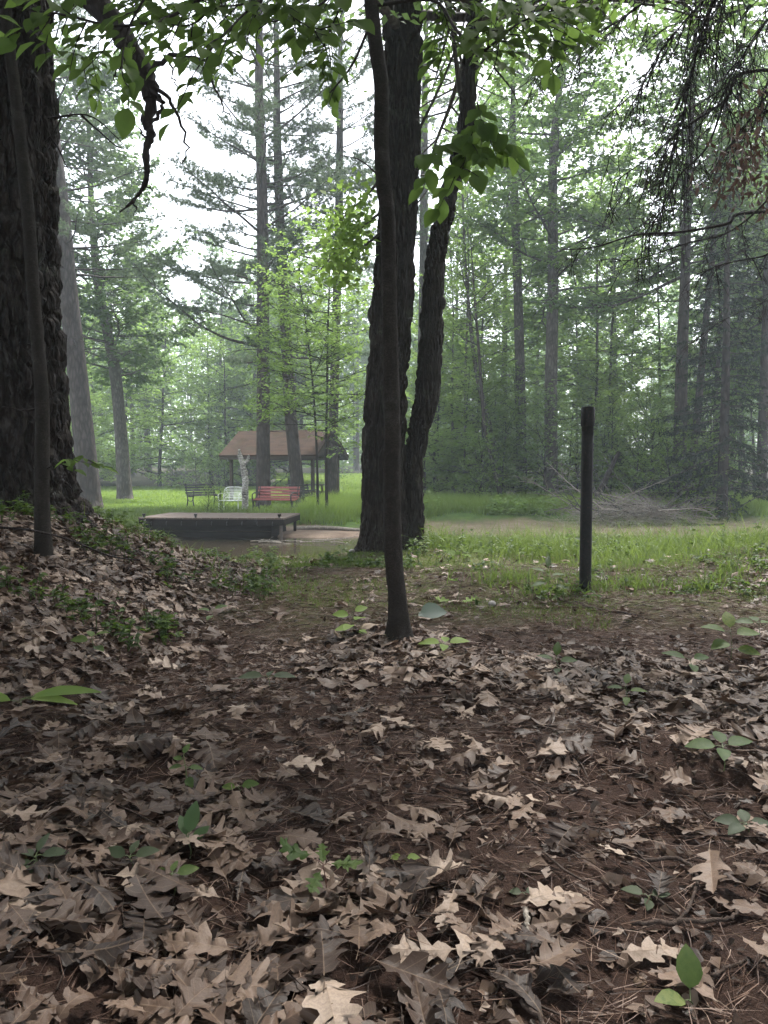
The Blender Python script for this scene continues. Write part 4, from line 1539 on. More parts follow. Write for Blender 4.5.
def white_chair():
    g = at(231, 513, 24.6)
    root = empty('garden_chair', (g[0], g[1], h1(g[0], g[1])), R(-8))
    w, m = .66, M['white_paint']
    s = MB()
    for i in range(15):
        s.tube([(-w / 2 + .02 + i * (w - .04) / 14, -.22, .42), (-w / 2 + .02 + i * (w - .04) / 14, .22, .41)], .011, 5)
    s.tube([(-w / 2, -.23, .42), (w / 2, -.23, .42)], .016, 6)
    s.tube([(-w / 2, .22, .41), (w / 2, .22, .41)], .016, 6)
    s.build('seat', m, root)
    b = MB()
    for i in range(15):
        x = -w / 2 + .03 + i * (w - .06) / 14
        b.tube([(x, .22, .44), (x * .98, .33, .80)], .011, 5)
    for z in (.50, .58, .66, .74):
        b.tube([(-w / 2 + .02, .22 + (z - .44) * .31, z), (w / 2 - .02, .22 + (z - .44) * .31, z)], .009, 5)
    b.tube(spline([(-w / 2, .22, .44), (-w / 2 + .01, .31, .72), (-w / 2 + .09, .335, .82), (0, .34, .84), (w / 2 - .09, .335, .82), (w / 2 - .01, .31, .72), (w / 2, .22, .44)], 24), .016, 6)
    b.build('backrest', m, root)
    for sx in (-1, 1):
        for y0, y1 in ((-.21, -.25), (.21, .28)):
            l = MB()
            l.tube([(sx * (w / 2 - .02), y0, .42), (sx * w / 2, y1, -.02)], .016, 6)
            l.build('leg', m, root)
        a = MB()
        a.tube(spline([(sx * w / 2, -.21, .42), (sx * (w / 2 + .01), -.22, .60), (sx * (w / 2 + .01), -.05, .64), (sx * w / 2, .27, .63)], 14), .014, 6)
        a.build('armrest', m, root)
    tag(root, 'small white metal garden seat left of the red bench', 'chair')


white_chair()


def birch_snag():
    r = np.random.default_rng(3)
    Y = 24.0
    P, Rr = traced_trunk([(245, 514, 7.5), (245, 495, 7), (245, 480, 7), (243, 466, 6), (240, 456, 5), (239, 449, 2.5)], Y, 0, 0, r, n=40)
    W = MB()
    bark_tube(W, P, Rr, 24, .10, .018, .6, 4)
    W.tube([at(243, 465, Y), at(248, 460, Y - .02), at(249, 455, Y - .03)], [.07, .055, .03], 8)
    b = np.array([P[0][0], Y, h1(P[0][0], Y)])
    W.V = [v - b for v in W.V]
    o = W.build('birch_snag', M['birch'])
    o.location = tuple(b)
    tag(o, 'broken white birch stump with flaking bark beside the red bench', 'tree stump')


birch_snag()

# ------------------------------------------------------------------ mid-distance trees with a place of their own
def own_tree(kind, name, pts, Y, top, r_top, label, seed, wm, cm, **kw):
    r = np.random.default_rng(seed)
    P, Rr = traced_trunk(pts, Y, top, r_top, r, n=kw.pop('n', 34))
    W, C = {'pine': pine, 'leaf': broadleaf, 'spruce': spruce}[kind](r, P, Rr, **kw)
    return finish_tree(name, W, C, M[wm], M[cm], label, base=(P[0][0], P[0][1], h1(P[0][0], P[0][1])))


own_tree('pine', 'pine_tree', [(90, 503, 24), (84, 440, 21), (77, 370, 19), (68, 290, 18), (61, 210, 16)], 28, 22, .06, 'leaning grey pine trunk just right of the huge left pine', 101, 'pine_bark', 'needle', lo=.38, nb=60, blen=over(4.6), ndead=12, dead_lo=.15, bare=.35, width=.016, density=.9)
own_tree('leaf', 'oak_tree', [(125, 500, 17), (122, 450, 13.5), (118, 400, 12), (115, 372, 12), (107, 330, 10), (98, 285, 9)], 36, 19, .05, 'crooked oak with a dark crown left of the lawn', 102, 'grey_bark', 'dark_leaf', lo=.30, nb=58, blen=lambda s: 5.4 * (1 - .6 * s), leaf=.17, per=10, elev=(.0, .9))
own_tree('pine', 'pine_tree', [(263, 490, 15), (263, 420, 13.5), (263, 330, 12.5), (262, 200, 11), (259, 100, 9)], 29, 22, .04, 'tall straight pine rising through the left part of the shelter roof', 103, 'pine_bark', 'needle', lo=.26, nb=76, blen=over(5.0), ndead=16, dead_lo=.13, bare=.4, width=.017, density=.95)
own_tree('pine', 'pine_tree', [(298, 492, 14), (291, 420, 12.5), (286, 340, 11), (281, 250, 10), (277, 130, 8)], 32, 22, .04, 'leaning pine between the tall pine and the dark trunk by the shelter', 104, 'pine_bark', 'needle', lo=.42, nb=56, blen=over(4.2), ndead=14, dead_lo=.2, bare=.35, width=.018)
own_tree('pine', 'pine_tree', [(331, 495, 12), (333, 430, 10), (336, 330, 9), (339, 200, 8), (340, 90, 6)], 33.5, 22, .03, 'slim dark pine at the right end of the shelter', 105, 'pine_bark', 'needle', lo=.50, nb=48, blen=over(3.6), ndead=16, dead_lo=.3, bare=.35, width=.018)
own_tree('pine', 'pine_tree', [(421, 497, 10), (421, 400, 9), (423, 300, 8.5), (424, 200, 8), (425, 80, 6)], 36, 24, .03, 'pale pine trunk seen through the fork of the middle tree', 106, 'grey_bark', 'needle', lo=.5, nb=46, blen=over(3.6), ndead=8, dead_lo=.3, width=.018)
own_tree('leaf', 'slender_tree', [(521, 497, 11.5), (521, 430, 10.5), (519, 330, 9.5), (516, 230, 8), (513, 130, 6)], 32, 20, .03, 'straight dark trunk left of the sturdier one in the right wood', 107, 'grey_bark', 'maple', lo=.42, nb=30, blen=lambda s: 2.8 * (1 - .5 * s), leaf=.13, per=7, elev=(-.1, .7))
own_tree('leaf', 'maple_tree', [(551, 497, 17), (551, 460, 13.5), (551, 380, 12.5), (553, 280, 11), (553, 160, 8.5)], 30, 20, .04, 'sturdy straight maple behind and left of the black post', 108, 'grey_bark', 'maple', lo=.40, nb=42, blen=lambda s: 4.8 * (1 - .5 * s), leaf=.15, per=9, elev=(-.05, .8))
own_tree('leaf', 'oak_tree', [(679, 496, 17), (680, 440, 14), (682, 360, 12), (685, 280, 10), (687, 220, 9)], 27, 19, .04, 'dark upright oak beside the dark spruce at the right', 109, 'pine_bark', 'dark_leaf', lo=.42, nb=38, blen=lambda s: 4.4 * (1 - .55 * s), leaf=.14, per=8, elev=(-.15, .8))
own_tree('leaf', 'slender_tree', [(690, 492, 9), (697, 420, 8), (704, 340, 7), (713, 250, 6)], 27.8, 16, .02, 'slim dark trunk leaning right away from the upright oak', 110, 'pine_bark', 'dark_leaf', lo=.5, nb=22, blen=lambda s: 2.6 * (1 - .5 * s), leaf=.13, per=8)
own_tree('leaf', 'birch_tree', [(503, 492, 6.5), (497, 460, 6), (488, 420, 5.5), (477, 375, 5), (470, 320, 4)], 31, 14, .015, 'grey birch leaning left in the right wood', 111, 'grey_bark', 'bright', lo=.5, nb=20, blen=lambda s: 2.2 * (1 - .5 * s), leaf=.11, per=8, k=6)
own_tree('leaf', 'birch_tree', [(500, 494, 5), (494, 470, 4.5), (487, 440, 4), (483, 410, 3.5), (478, 340, 3)], 29.5, 10, .012, 'thin bent birch stem curving left beside the leaning grey birch', 112, 'pine_bark', 'bright', lo=.55, nb=14, blen=lambda s: 1.8 * (1 - .5 * s), leaf=.11, per=8, k=6)
own_tree('leaf', 'maple_sapling', [(318, 513, 3.6), (317, 460, 2.6), (314, 400, 2.4), (308, 340, 2), (300, 285, 1.4)], 23.6, 7.2, .01, 'left one of two young maples with bright leaves before the shelter', 113, 'smooth_bark', 'bright', lo=.34, nb=38, blen=lambda s: 2.3 * (1 - .45 * s), leaf=.11, per=11, elev=(-.1, .45), flat=.95, k=6)
own_tree('leaf', 'maple_sapling', [(327, 514, 3.8), (326, 460, 3), (327, 400, 2.6), (328, 330, 2.1), (330, 270, 1.5)], 23.2, 8.0, .01, 'right one of two young maples with bright leaves before the shelter', 114, 'smooth_bark', 'bright', lo=.34, nb=38, blen=lambda s: 2.2 * (1 - .45 * s), leaf=.11, per=11, elev=(-.1, .45), flat=.95, k=6)
own_tree('spruce', 'spruce_tree', [(722, 497, 12), (724, 440, 10), (726, 360, 8), (727, 260, 5)], 25, 11, .015, 'dense dark spruce at the right edge of the far bank', 115, 'pine_bark', 'spruce', lo=.10, nb=130, blen=lambda s: 2.6 * (1 - s) + .3, droop=.55, dense=1.0, spray=.15)
own_tree('leaf', 'slender_tree', [(437, 492, 4), (437, 420, 3.5), (436, 340, 3), (434, 250, 2.4)], 38, 13, .012, 'thin upright stem just right of the forked tree', 116, 'grey_bark', 'bright', lo=.3, nb=20, blen=lambda s: 2.0 * (1 - .5 * s), leaf=.12, per=8, k=6)

# ------------------------------------------------------------------ the wood behind: prototypes and copies
PROTO = {}


def proto(key, kind, h, r0, seed, wm, cm, **kw):
    r = np.random.default_rng(seed)
    P, Rr = up_trunk(r, (0, 0, 0), h, r0, 0.015, lean=(r.normal() * .03, r.normal() * .03), wob=.05 if kind == 'leaf' else .015)
    W, C = {'pine': pine, 'leaf': broadleaf, 'spruce': spruce}[kind](r, P, Rr, **kw)
    nm = {'pine': 'pine_tree', 'leaf': 'maple_tree', 'spruce': 'spruce_tree'}[kind]
    W.V = [v for v in W.V]
    PROTO[key] = [nm, W.mesh('trunk', M[wm]), C.mesh('crown', M[cm])]


proto('maple_a', 'leaf', 13, .15, 201, 'grey_bark', 'maple', lo=.10, nb=46, blen=lambda s: 3.6 * (1 - .6 * s) + .3, leaf=.15, per=9, elev=(-.1, .75), flat=.92)
proto('maple_b', 'leaf', 10, .11, 202, 'smooth_bark', 'bright', lo=.08, nb=40, blen=lambda s: 3.0 * (1 - .6 * s) + .3, leaf=.14, per=9, elev=(-.15, .6), flat=.95)
proto('pole_a', 'leaf', 17, .11, 203, 'pine_bark', 'maple', lo=.22, nb=40, blen=lambda s: 2.3 * (1 - .4 * s), leaf=.14, per=9, elev=(-.1, .8))
proto('pole_b', 'leaf', 15, .08, 204, 'grey_bark', 'bright', lo=.25, nb=34, blen=lambda s: 2.0 * (1 - .4 * s), leaf=.13, per=8, elev=(-.1, .7))
proto('tall_a', 'leaf', 21, .24, 205, 'grey_bark', 'maple', lo=.30, nb=50, blen=lambda s: 4.6 * (1 - .55 * s), leaf=.17, per=9, elev=(0, .9))
proto('tall_b', 'leaf', 22, .25, 206, 'grey_bark', 'dark_leaf', lo=.26, nb=50, blen=lambda s: 4.4 * (1 - .55 * s), leaf=.17, per=9, elev=(0, .9))
proto('pine_a', 'pine', 23, .26, 207, 'pine_bark', 'needle', lo=.36, nb=60, blen=over(4.0), ndead=14, width=.02, per=8, density=.85)
proto('spruce_a', 'spruce', 15, .16, 208, 'pine_bark', 'spruce', lo=.06, nb=90, blen=lambda s: 2.6 * (1 - s) + .2, dense=.7, spray=.22)
proto('shrub_a', 'leaf', 2.2, .03, 209, 'smooth_bark', 'bright', lo=.06, nb=26, blen=lambda s: 1.15 * (1 - .4 * s), leaf=.085, per=8, elev=(.3, 1.0), sub=.25, twig=.3, k=5)
proto('shrub_b', 'leaf', 3.6, .04, 210, 'smooth_bark', 'maple', lo=.06, nb=30, blen=lambda s: 1.6 * (1 - .4 * s), leaf=.10, per=8, elev=(.1, .9), sub=.28, twig=.35, k=5)


def plant(key, x, y, sc, rz, label, group, name=None, cat='tree'):
    nm, wm, cm = PROTO[key]
    root = empty(name or nm, (x, y, h1(x, y) - .02), rz)
    root.scale = (sc, sc, sc)
    for part, me in (('trunk', wm), ('crown', cm)):
        o = bpy.data.objects.new(part, me)
        COL.objects.link(o)
        o.parent = root
    tag(root, label, cat, group)
    return root


rw = np.random.default_rng(77)


def scatter(n, xr, yr, keys, label, group, mind, ok=lambda x, y: True, sc=(.85, 1.2), name=None, cat='tree', taken=None):
    taken = [] if taken is None else taken
    tries = 0
    k = 0
    while k < n and tries < 4000:
        tries += 1
        y = rw.uniform(*yr)
        x = rw.uniform(xr[0] * y, xr[1] * y)
        if not ok(x, y) or any((x - a) ** 2 + (y - b) ** 2 < mind ** 2 for a, b in taken):
            continue
        taken.append((x, y))
        key = keys[int(rw.integers(len(keys)))]
        plant(key, x, y, rw.uniform(*sc), rw.uniform(0, TAU), label, group, name, cat)
        k += 1
    return taken


# left wood behind the lawn (x as a share of the distance)
T1 = scatter(17, (-.62, -.10), (50, 58), ['maple_b', 'maple_a', 'maple_b'], 'pale green hazy maple along the wood edge behind the lawn', 'maples along the lawn edge', 2.6, ok=lambda x, y: x < -5.4, sc=(1.0, 1.35))
scatter(16, (-.62, -.12), (62, 84), ['maple_a', 'pole_a', 'tall_b', 'tall_a'], 'hazy tree deep in the wood behind the lawn', 'trees deep behind the lawn', 3.2, ok=lambda x, y: x < -8.5, taken=T1, sc=(.75, 1.0))
# beyond the open lawn in the middle
scatter(10, (-.15, .08), (78, 96), ['tall_a', 'tall_b', 'pine_a', 'maple_a'], 'bluish hazy tree at the far end of the lawn', 'trees at the far end of the lawn', 2.5)
# right wood beyond the stream
T2 = [(5.5, 32), (6.6, 30), (10.4, 27), (11, 28), (12, 25), (2, 36)]
scatter(15, (.06, .62), (33, 42), ['pole_a', 'pole_b', 'maple_b', 'pole_b'], 'slender leafy tree among the stems of the right wood', 'slender trees of the right wood', 1.6, ok=lambda x, y: x > 2.6, taken=T2)
scatter(5, (.05, .60), (38, 47), ['tall_a', 'tall_b', 'tall_a', 'pole_a'], 'tall leafy tree filling the upper part of the right wood', 'tall trees of the right wood', 2.4, ok=lambda x, y: min(abs((x / y) * F + 384 - q) for q in (521, 551, 682)) > 12, taken=T2, sc=(.85, 1.05))
scatter(15, (.03, .62), (42, 60), ['maple_a', 'tall_a', 'pole_a', 'maple_b', 'tall_b'], 'leafy tree deep in the right wood beyond the stream', 'trees deep in the right wood', 2.4, ok=lambda x, y: x > 3.2 and not (.04 < x / y < .26 and y < 53), taken=T2, sc=(.75, 1.05))
scatter(3, (.44, .62), (30, 40), ['spruce_a', 'pine_a'], 'dark conifer at the right edge of the wood', 'dark conifers at the right edge', 2.6, taken=T2)
scatter(14, (.12, .60), (27.5, 33), ['shrub_a', 'shrub_b'], 'light green shrub at the edge of the right wood', 'shrubs edging the right wood', 1.0, name='shrub', cat='shrub')
for px, Y, key, sc in ((668, 26.0, 'shrub_a', 1.1), (694, 25.5, 'shrub_a', 1.0), (648, 27, 'shrub_b', .9), (716, 26.0, 'shrub_a', .9), (632, 28, 'shrub_a', 1.2)):
    x = (px - 384) / F * Y
    plant(key, x, Y, sc, rw.uniform(0, TAU), 'light green shrub behind the brush pile', 'shrubs behind the brush pile', 'shrub', 'shrub')
for px, Y in ((207, 23.3), (222, 23.0)):
    x = (px - 384) / F * Y
    plant('shrub_a', x, Y, .33, rw.uniform(0, TAU), 'small leafy weed clump behind the deck', 'weed clumps behind the deck', 'weed_clump', 'plant')
scatter(16, (.05, .40), (28.5, 36), ['maple_b'], 'young bright leaved maple low in the right wood', 'young maples of the right wood', 1.2, ok=lambda x, y: abs((x / y) * F + 384 - 551) > 14, sc=(.42, .65), name='maple_sapling')
scatter(10, (-.60, -.16), (46, 52), ['maple_b', 'shrub_b'], 'young pale green maple at the edge of the lawn', 'young maples edging the lawn', 1.6, sc=(.55, .8), name='maple_sapling')
# trees around the camera: the wood goes on, more added to shade the ground
for x, y, key in ((-5.5, 1.0, 'tall_b'), (5.5, 0.5, 'tall_a'), (-1.5, -5, 'tall_b'), (4.5, -6, 'tall_a'), (-7.5, -5, 'tall_a'), (8.5, 3, 'tall_b'), (-8, 9, 'tall_a'), (-6.4, 2.6, 'spruce_a'), (2.6, -2.2, 'tall_b'), (-3.2, -1.8, 'tall_a'), (0.4, -8.5, 'tall_b'), (10.5, 7.5, 'tall_a'), (-10.5, 4, 'tall_b'), (7.5, -3, 'tall_b')):
    plant(key, x, y, rw.uniform(.9, 1.05), rw.uniform(0, TAU), 'tall tree added for shade beside or behind the viewer', 'trees around the viewer')


# far-off wood: one mass
def far_forest():
    r = np.random.default_rng(8)
    W, C = MB(), MB()
    for i in range(190):
        y = r.uniform(100, 150)
        x = r.uniform(-.75, .75) * y
        z = h1(x, y)
        h = r.uniform(15, 28)
        W.tube([(x, y, z - .3), (x + r.normal() * .2, y, z + h * .5), (x + r.normal() * .4, y, z + h * .93)], [.2, .14, .03], 5)
        n = 900
        u = r.uniform(.0, 1, n) ** 1.15
        rad = (1 - .7 * u) * 3.6 * r.uniform(.2, 1, n) ** .5
        a = r.uniform(0, TAU, n)
        p = np.stack([x + rad * np.cos(a), y + rad * np.sin(a), z + u * h + r.normal(size=n) * .3], -1)
        C.leaves(p, r.normal(size=(n, 3)), np.array([0, 0, 1.0]) + r.normal(size=(n, 3)) * .6, r.uniform(.35, .8, n), .5, np.clip(r.normal(.45, .2, n), 0, 1))
    b = MB()
    b.V, b.F3, b.F4, b.T, b.UV, b.n, b.m3, b.m4 = W.V, W.F3, W.F4, W.T, W.UV, W.n, W.m3, W.m4
    off = b.n
    b.V = b.V + C.V
    b.T = b.T + C.T
    b.UV = b.UV + C.UV
    b.F4 = b.F4 + [f + off for f in C.F4]
    b.m4 = b.m4 + [np.full(len(m), 1, np.int32) for m in C.m4]
    b.n += C.n
    o = b.build('far_forest', [M['grey_bark'], M['maple']])
    o['kind'] = 'stuff'


far_forest()

# ------------------------------------------------------------------ brush pile, driftwood, leaning log
def dead_branch(r, L, r0, bend):
    W = MB()
    P = wander(r, (0, 0, 0), (1, 0, .15), L, 10, bend, .09)
    W.tube(P, np.linspace(r0, .006, 11), 6)
    for q in range(int(r.integers(3, 6))):
        t = r.uniform(.25, .95)
        p = along(P, t)
        SP = wander(r, p, np.array([.7, r.normal() * .7, r.normal() * .5 + .2]), L * r.uniform(.15, .35), 5, (0, 0, -.3), .15)
        W.tube(SP, np.linspace(r0 * .4, .003, 6), 4)
    return W


def brush():
    r = np.random.default_rng(17)
    protos = []
    for i in range(7):
        protos.append(dead_branch(r, r.uniform(1.1, 2.6), r.uniform(.018, .034), (0, r.normal() * .4, -.5 if i % 2 else .1)).mesh('branch', M['grey_wood'] if i % 4 else M['grey_bark']))
    for i in range(70):
        px, Y = r.normal(632, 34), r.uniform(22.6, 25.2)
        px = min(max(px, 592), 705)
        x = (px - 384) / F * Y
        hgt = max(0, 1.0 - ((px - 632) / 70) ** 2) * .6
        o = bpy.data.objects.new('fallen_branch', protos[i % 7])
        COL.objects.link(o)
        o.location = (x, Y, h1(x, Y) + r.uniform(.02, 1) * hgt)
        o.rotation_euler = (r.uniform(-.6, .6), r.uniform(-.45, .25), r.choice([0.1, math.pi - .1, .7, 2.4]) + r.normal() * .4)
        o.scale = [r.uniform(.7, 1.1)] * 3
        tag(o, 'bare grey branch tangled in the brush pile on the far bank', 'branch', 'branches of the brush pile')
    # fine tangled twigs of the pile
    n = 1300
    px = r.normal(634, 32, n)
    Y = r.uniform(22.4, 25.4, n)
    x = (px - 384) / F * Y
    z = H(x, Y) + r.uniform(0, 1, n) ** 1.3 * np.maximum(.08, 1 - ((px - 640) / 66) ** 2) * .62
    a = np.stack([x, Y, z], -1)
    d = r.normal(size=(n, 3)) * np.array([1, 1, .35])
    d /= np.linalg.norm(d, axis=1)[:, None]
    W = MB()
    W.prisms(a, a + d * r.uniform(.3, 1.1, n)[:, None], .008, .003)
    W.build('brush_twigs', M['grey_wood'])['kind'] = 'stuff'
    # leaning log behind the post
    W = MB()
    a, b = at(590, 492, 26.5), at(619, 452, 26.9)
    a[2] = h1(a[0], a[1]) - .1
    P = spline([a, a * .5 + b * .5 + np.array([0, 0, .03]), b], 16)
    W.tube(P, np.linspace(.14, .07, 16) * (1 + r.normal(size=16) * .05), 12)
    tag(W.build('leaning_log', M['dead_wood']), 'thick dark log leaning up to the right behind the black post', 'log')
    W = MB()
    P = spline([at(428, 452, 33), at(440, 468, 32.8), at(456, 492, 32.5)], 14)
    W.tube(P, np.linspace(.04, .07, 14), 8)
    tag(W.build('leaning_pole', M['dead_wood']), 'fallen thin trunk slanting down right of the forked tree', 'log')
    # driftwood at the water's edge right of the deck
    for i, (px, py, Lg, az) in enumerate(((258, 545, 1.3, 0.1), (272, 541, 1.1, .25), (285, 546, .9, -.2), (300, 541, 1.2, .15), (250, 548, .8, .5), (312, 545, 1.3, .03), (330, 544, 1.0, .05))):
        Y = 18.3 + .2 * (i % 3)
        x = (px - 384) / F * Y
        me = dead_branch(np.random.default_rng(300 + i), Lg, .014, (0, r.normal() * .3, -.25)).mesh('branch', M['grey_wood'])
        o = bpy.data.objects.new('driftwood', me)
        COL.objects.link(o)
        o.location = (x, Y, max(WATER_Z, h1(x, Y)) + .03)
        o.rotation_euler = (0, .05, az)
        tag(o, 'pale bare driftwood branch at the water edge right of the deck', 'branch', 'driftwood near the deck')
    # log on the sand, and one at the far mud edge
    for (px, py, Y, Lg, rr, az, lab) in ((338, 528, 21.4, 2.3, .06, .04, 'pale log lying on the mud between deck and forked tree'), (704, 517, 23.0, 1.2, .05, -.5, 'short dark log on the sand at the far right')):
        x = (px - 384) / F * Y
        W = MB()
        P = wander(r, (-Lg / 2, 0, 0), (1, 0, 0), Lg, 8, (0, 0, 0), .04)
        W.tube(P, np.linspace(rr, rr * .7, 9), 8)
        o = W.build('fallen_log', M['grey_wood'] if px < 400 else M['dead_wood'])
        o.location = (x, Y, h1(x, Y) + rr * .6)
        o.rotation_euler = (0, 0, az)
        tag(o, lab, 'log')


brush()

# ------------------------------------------------------------------ grass
def grass(name, pts, h, w, bend, rr, tint=.5, seg=2, m='grass'):
    n = len(pts)
    P = np.column_stack([pts, H(pts[:, 0], pts[:, 1]) - .01])
    D = np.array([0, 0, 1.0]) + rr.normal(size=(n, 3)) * np.array([.22, .22, 0])
    a = rr.uniform(0, TAU, n)
    B = np.stack([np.cos(a), np.sin(a), -.5 * np.ones(n)], -1) * (bend * rr.uniform(.2, 1.2, n))[:, None]
    patch = fbm(pts[:, 0] * .8, pts[:, 1] * .8, seed=5) * .45
    mb = MB()
    mb.blades(P, D, h, w, B, np.clip(tint + patch + rr.normal(0, .13, n), 0, 1), seg=seg)
    o = mb.build(name, M[m])
    o['kind'] = 'stuff'
    return o


rg = np.random.default_rng(99)


def wedge(n, a0, a1, y0, y1, extra=0.0):
    y = np.sqrt(rg.uniform(y0 ** 2, y1 ** 2, n))
    x = rg.uniform(a0, a1, n) * y + rg.normal(size=n) * extra
    return np.stack([x, y], -1)


# near bank, right: tall sedge between the dead leaves and the water
p = wedge(38000, .02, .62, 7.0, 11.2)
k = fbm(p[:, 0] * 1.1, p[:, 1] * 1.1, seed=31) + sstep(.9, 3.0, p[:, 0]) * .35 - .15
lim = 7.9 - .5 * sstep(1, 3, p[:, 0]) + .5 * fbm(p[:, 0] * .6, p[:, 1] * .3, seed=4)
p = p[(k > -.12) & (p[:, 1] > lim) & ((p[:, 0] > 1.15) | (p[:, 1] > 9.5))]
p = p[rg.uniform(size=len(p)) < .48]
grass('bank_grass', p, rg.uniform(.15, .72, len(p)) * (.45 + .55 * sstep(7.8, 9.6, p[:, 1])) * (.75 + .6 * fbm(p[:, 0] * 1.7, p[:, 1] * 1.7, seed=77)) * 1.18, .0065, .8, rg, .42, 3)
# near bank, left
p = wedge(7000, -.36, -.02, 8.2, 10.6)
p = p[fbm(p[:, 0] * 1.4, p[:, 1] * 1.4, seed=33) > -.02]
p = p[p[:, 1] < 9.7]
grass('bank_grass', p, rg.uniform(.04, .15, len(p)), .007, .5, rg, .4, 3)
p = wedge(1500, .06, .60, 8.0, 11.0)
p = p[fbm(p[:, 0] * 2.2, p[:, 1] * 2.2, seed=91) > .12]
grass('bank_grass', p, rg.uniform(.30, .62, len(p)), .008, .9, rg, .6, 4)
# short mossy grass on the path and round the trunks
p = wedge(52000, -.26, .55, 4.3, 9.6)
k = fbm(p[:, 0] * 1.6, p[:, 1] * 1.6, seed=35) + sstep(4.3, 6.4, p[:, 1]) * .5 - .40
p = p[k > 0]
grass('short_grass', p, rg.uniform(.02, .075, len(p)), .006, .5, rg, .3, 2)
# clumps of wider blades near the post
p = np.concatenate([np.stack([rg.normal(cx, .13, 130), rg.normal(cy, .10, 130)], -1) for cx, cy in ((POST[0] - .35, POST[1] - .1), (POST[0] + .1, POST[1] + .1), (POST[0] + .55, POST[1] + .25), (POST[0] - .6, POST[1] + .5), (2.6, 6.2), (3.0, 6.6), (1.2, 6.9))])
grass('post_grass', p, rg.uniform(.08, .26, len(p)), .010, .7, rg, .42, 3)
# tall grass on the far bank
p = wedge(60000, -.19, .50, 21.8, 31)
fb = far_bank(p[:, 0])
e = fb + 2.2 + 2.6 * sstep(-3, 3, p[:, 0]) + fbm(p[:, 0] * .8, p[:, 1] * .8, seed=6) * 1.4
keep = (p[:, 1] > e) & (np.abs(p[:, 0] - 7.3) > 1.5 * (p[:, 1] < 25.5)) & (p[:, 0] > -2.6)
p = p[keep]
grass('tall_grass', p, rg.uniform(.3, .8, len(p)), .020, .45, rg, .5, 2, m='lawn')
p = wedge(9000, -.47, -.10, 21.4, 24.2)
p = p[p[:, 1] > far_bank(p[:, 0]) + 1.6]
p = p[~((np.abs(p[:, 0] + 4.2) < 2.0) & (p[:, 1] < 21.9))]
grass('tall_grass', p, rg.uniform(.12, .42, len(p)), .018, .45, rg, .55, 2)
# lawn
p = wedge(95000, -.62, -.02, 22.5, 52)
p = p[p[:, 1] > far_bank(p[:, 0]) + 2.3]
grass('lawn_grass', p, rg.uniform(.05, .17, len(p)), .030, .5, rg, .55, 2, m='lawn')
p = wedge(26000, -.14, .05, 42, 72)
grass('lawn_grass', p, rg.uniform(.10, .25, len(p)), .07, .5, rg, .6, 2, m='lawn')


# low weeds: leafy ground cover, one mass per place
def weeds(name, pts, hmax, leaf, per, rr, m='weed', tint=.45):
    n = len(pts)
    z = H(pts[:, 0], pts[:, 1])
    P = np.column_stack([pts, z])
    hh = hmax * rr.uniform(.35, 1, n)
    top = P + np.stack([rr.normal(size=n) * .25 * hh, rr.normal(size=n) * .25 * hh, hh], -1)
    W = MB()
    W.prisms(P, top, .003, .0015, .3)
    a = np.repeat(P, per, 0)
    b = np.repeat(top, per, 0)
    N = n * per
    u = rr.uniform(.35, 1, N)[:, None]
    az = rr.uniform(0, TAU, N)
    d = np.stack([np.cos(az), np.sin(az), rr.normal(.1, .3, N)], -1)
    W.leaves(a + (b - a) * u, d, np.array([0, -.15, 1.0]) + rr.normal(size=(N, 3)) * .3, leaf * rr.uniform(.55, 1.2, N), leaf * .55, np.clip(np.repeat(rr.normal(tint, .16, n), per) + rr.normal(0, .1, N), 0, 1), six=True)
    o = W.build(name, M[m])
    o['kind'] = 'stuff'


p = wedge(1900, -.42, -.14, 5.6, 9.4)
p = p[(fbm(p[:, 0] * 1.5, p[:, 1] * 1.5, seed=51) + .25 * sstep(7, 8.6, p[:, 1]) > .16)]
weeds('undergrowth', p, .20, .050, 6, rg, tint=.35)
p = wedge(2600, -.40, -.10, 6.0, 9.6)
p = p[fbm(p[:, 0] * 1.2, p[:, 1] * 1.2, seed=57) > -.05]
grass('bank_grass', p, rg.uniform(.06, .22, len(p)), .007, .7, rg, .35, 3)
p = wedge(1300, -.62, -.27, 3.6, 6.6)
p = p[fbm(p[:, 0] * 2, p[:, 1] * 2, seed=52) > 0.17]
weeds('undergrowth', p, .17, .046, 6, rg, tint=.3)
p = wedge(420, .10, .62, 5.6, 8.2)
p = p[fbm(p[:, 0] * 1.5, p[:, 1] * 1.5, seed=53) > .05]
weeds('undergrowth', p, .12, .055, 6, rg, tint=.4)
p = wedge(380, .02, .62, 8.4, 10.8)
p = p[fbm(p[:, 0] * 1.2, p[:, 1] * 1.2, seed=54) > .1]
weeds('undergrowth', p, .34, .055, 8, rg, tint=.5)
p = wedge(500, -.08, .05, 7.6, 10)
p = p[fbm(p[:, 0] * 2, p[:, 1] * 2, seed=55) > .12]
weeds('undergrowth', p, .16, .06, 6, rg, tint=.6)
p = wedge(900, .02, .5, 24.5, 27)
p = p[fbm(p[:, 0] * .6, p[:, 1] * .6, seed=56) > .05]
weeds('undergrowth', p, .55, .16, 8, rg, tint=.6, m='bright')

# ------------------------------------------------------------------ dead leaves
OUT = [(0, .008), (.08, .022), (.15, .10), (.22, .175), (.27, .165), (.30, .115), (.34, .105), (.41, .21), (.50, .315), (.56, .31), (.565, .20), (.57, .135), (.62, .125), (.69, .20), (.77, .27), (.80, .25), (.79, .16), (.81, .105), (.85, .095), (.90, .125), (.945, .11), (.945, .06), (1.0, .004)]


OVAL = [(0, .008), (.06, .04), (.14, .12), (.24, .19), (.34, .235), (.45, .255), (.55, .25), (.65, .225), (.74, .18), (.83, .12), (.91, .06), (.97, .02), (1.0, .004)]


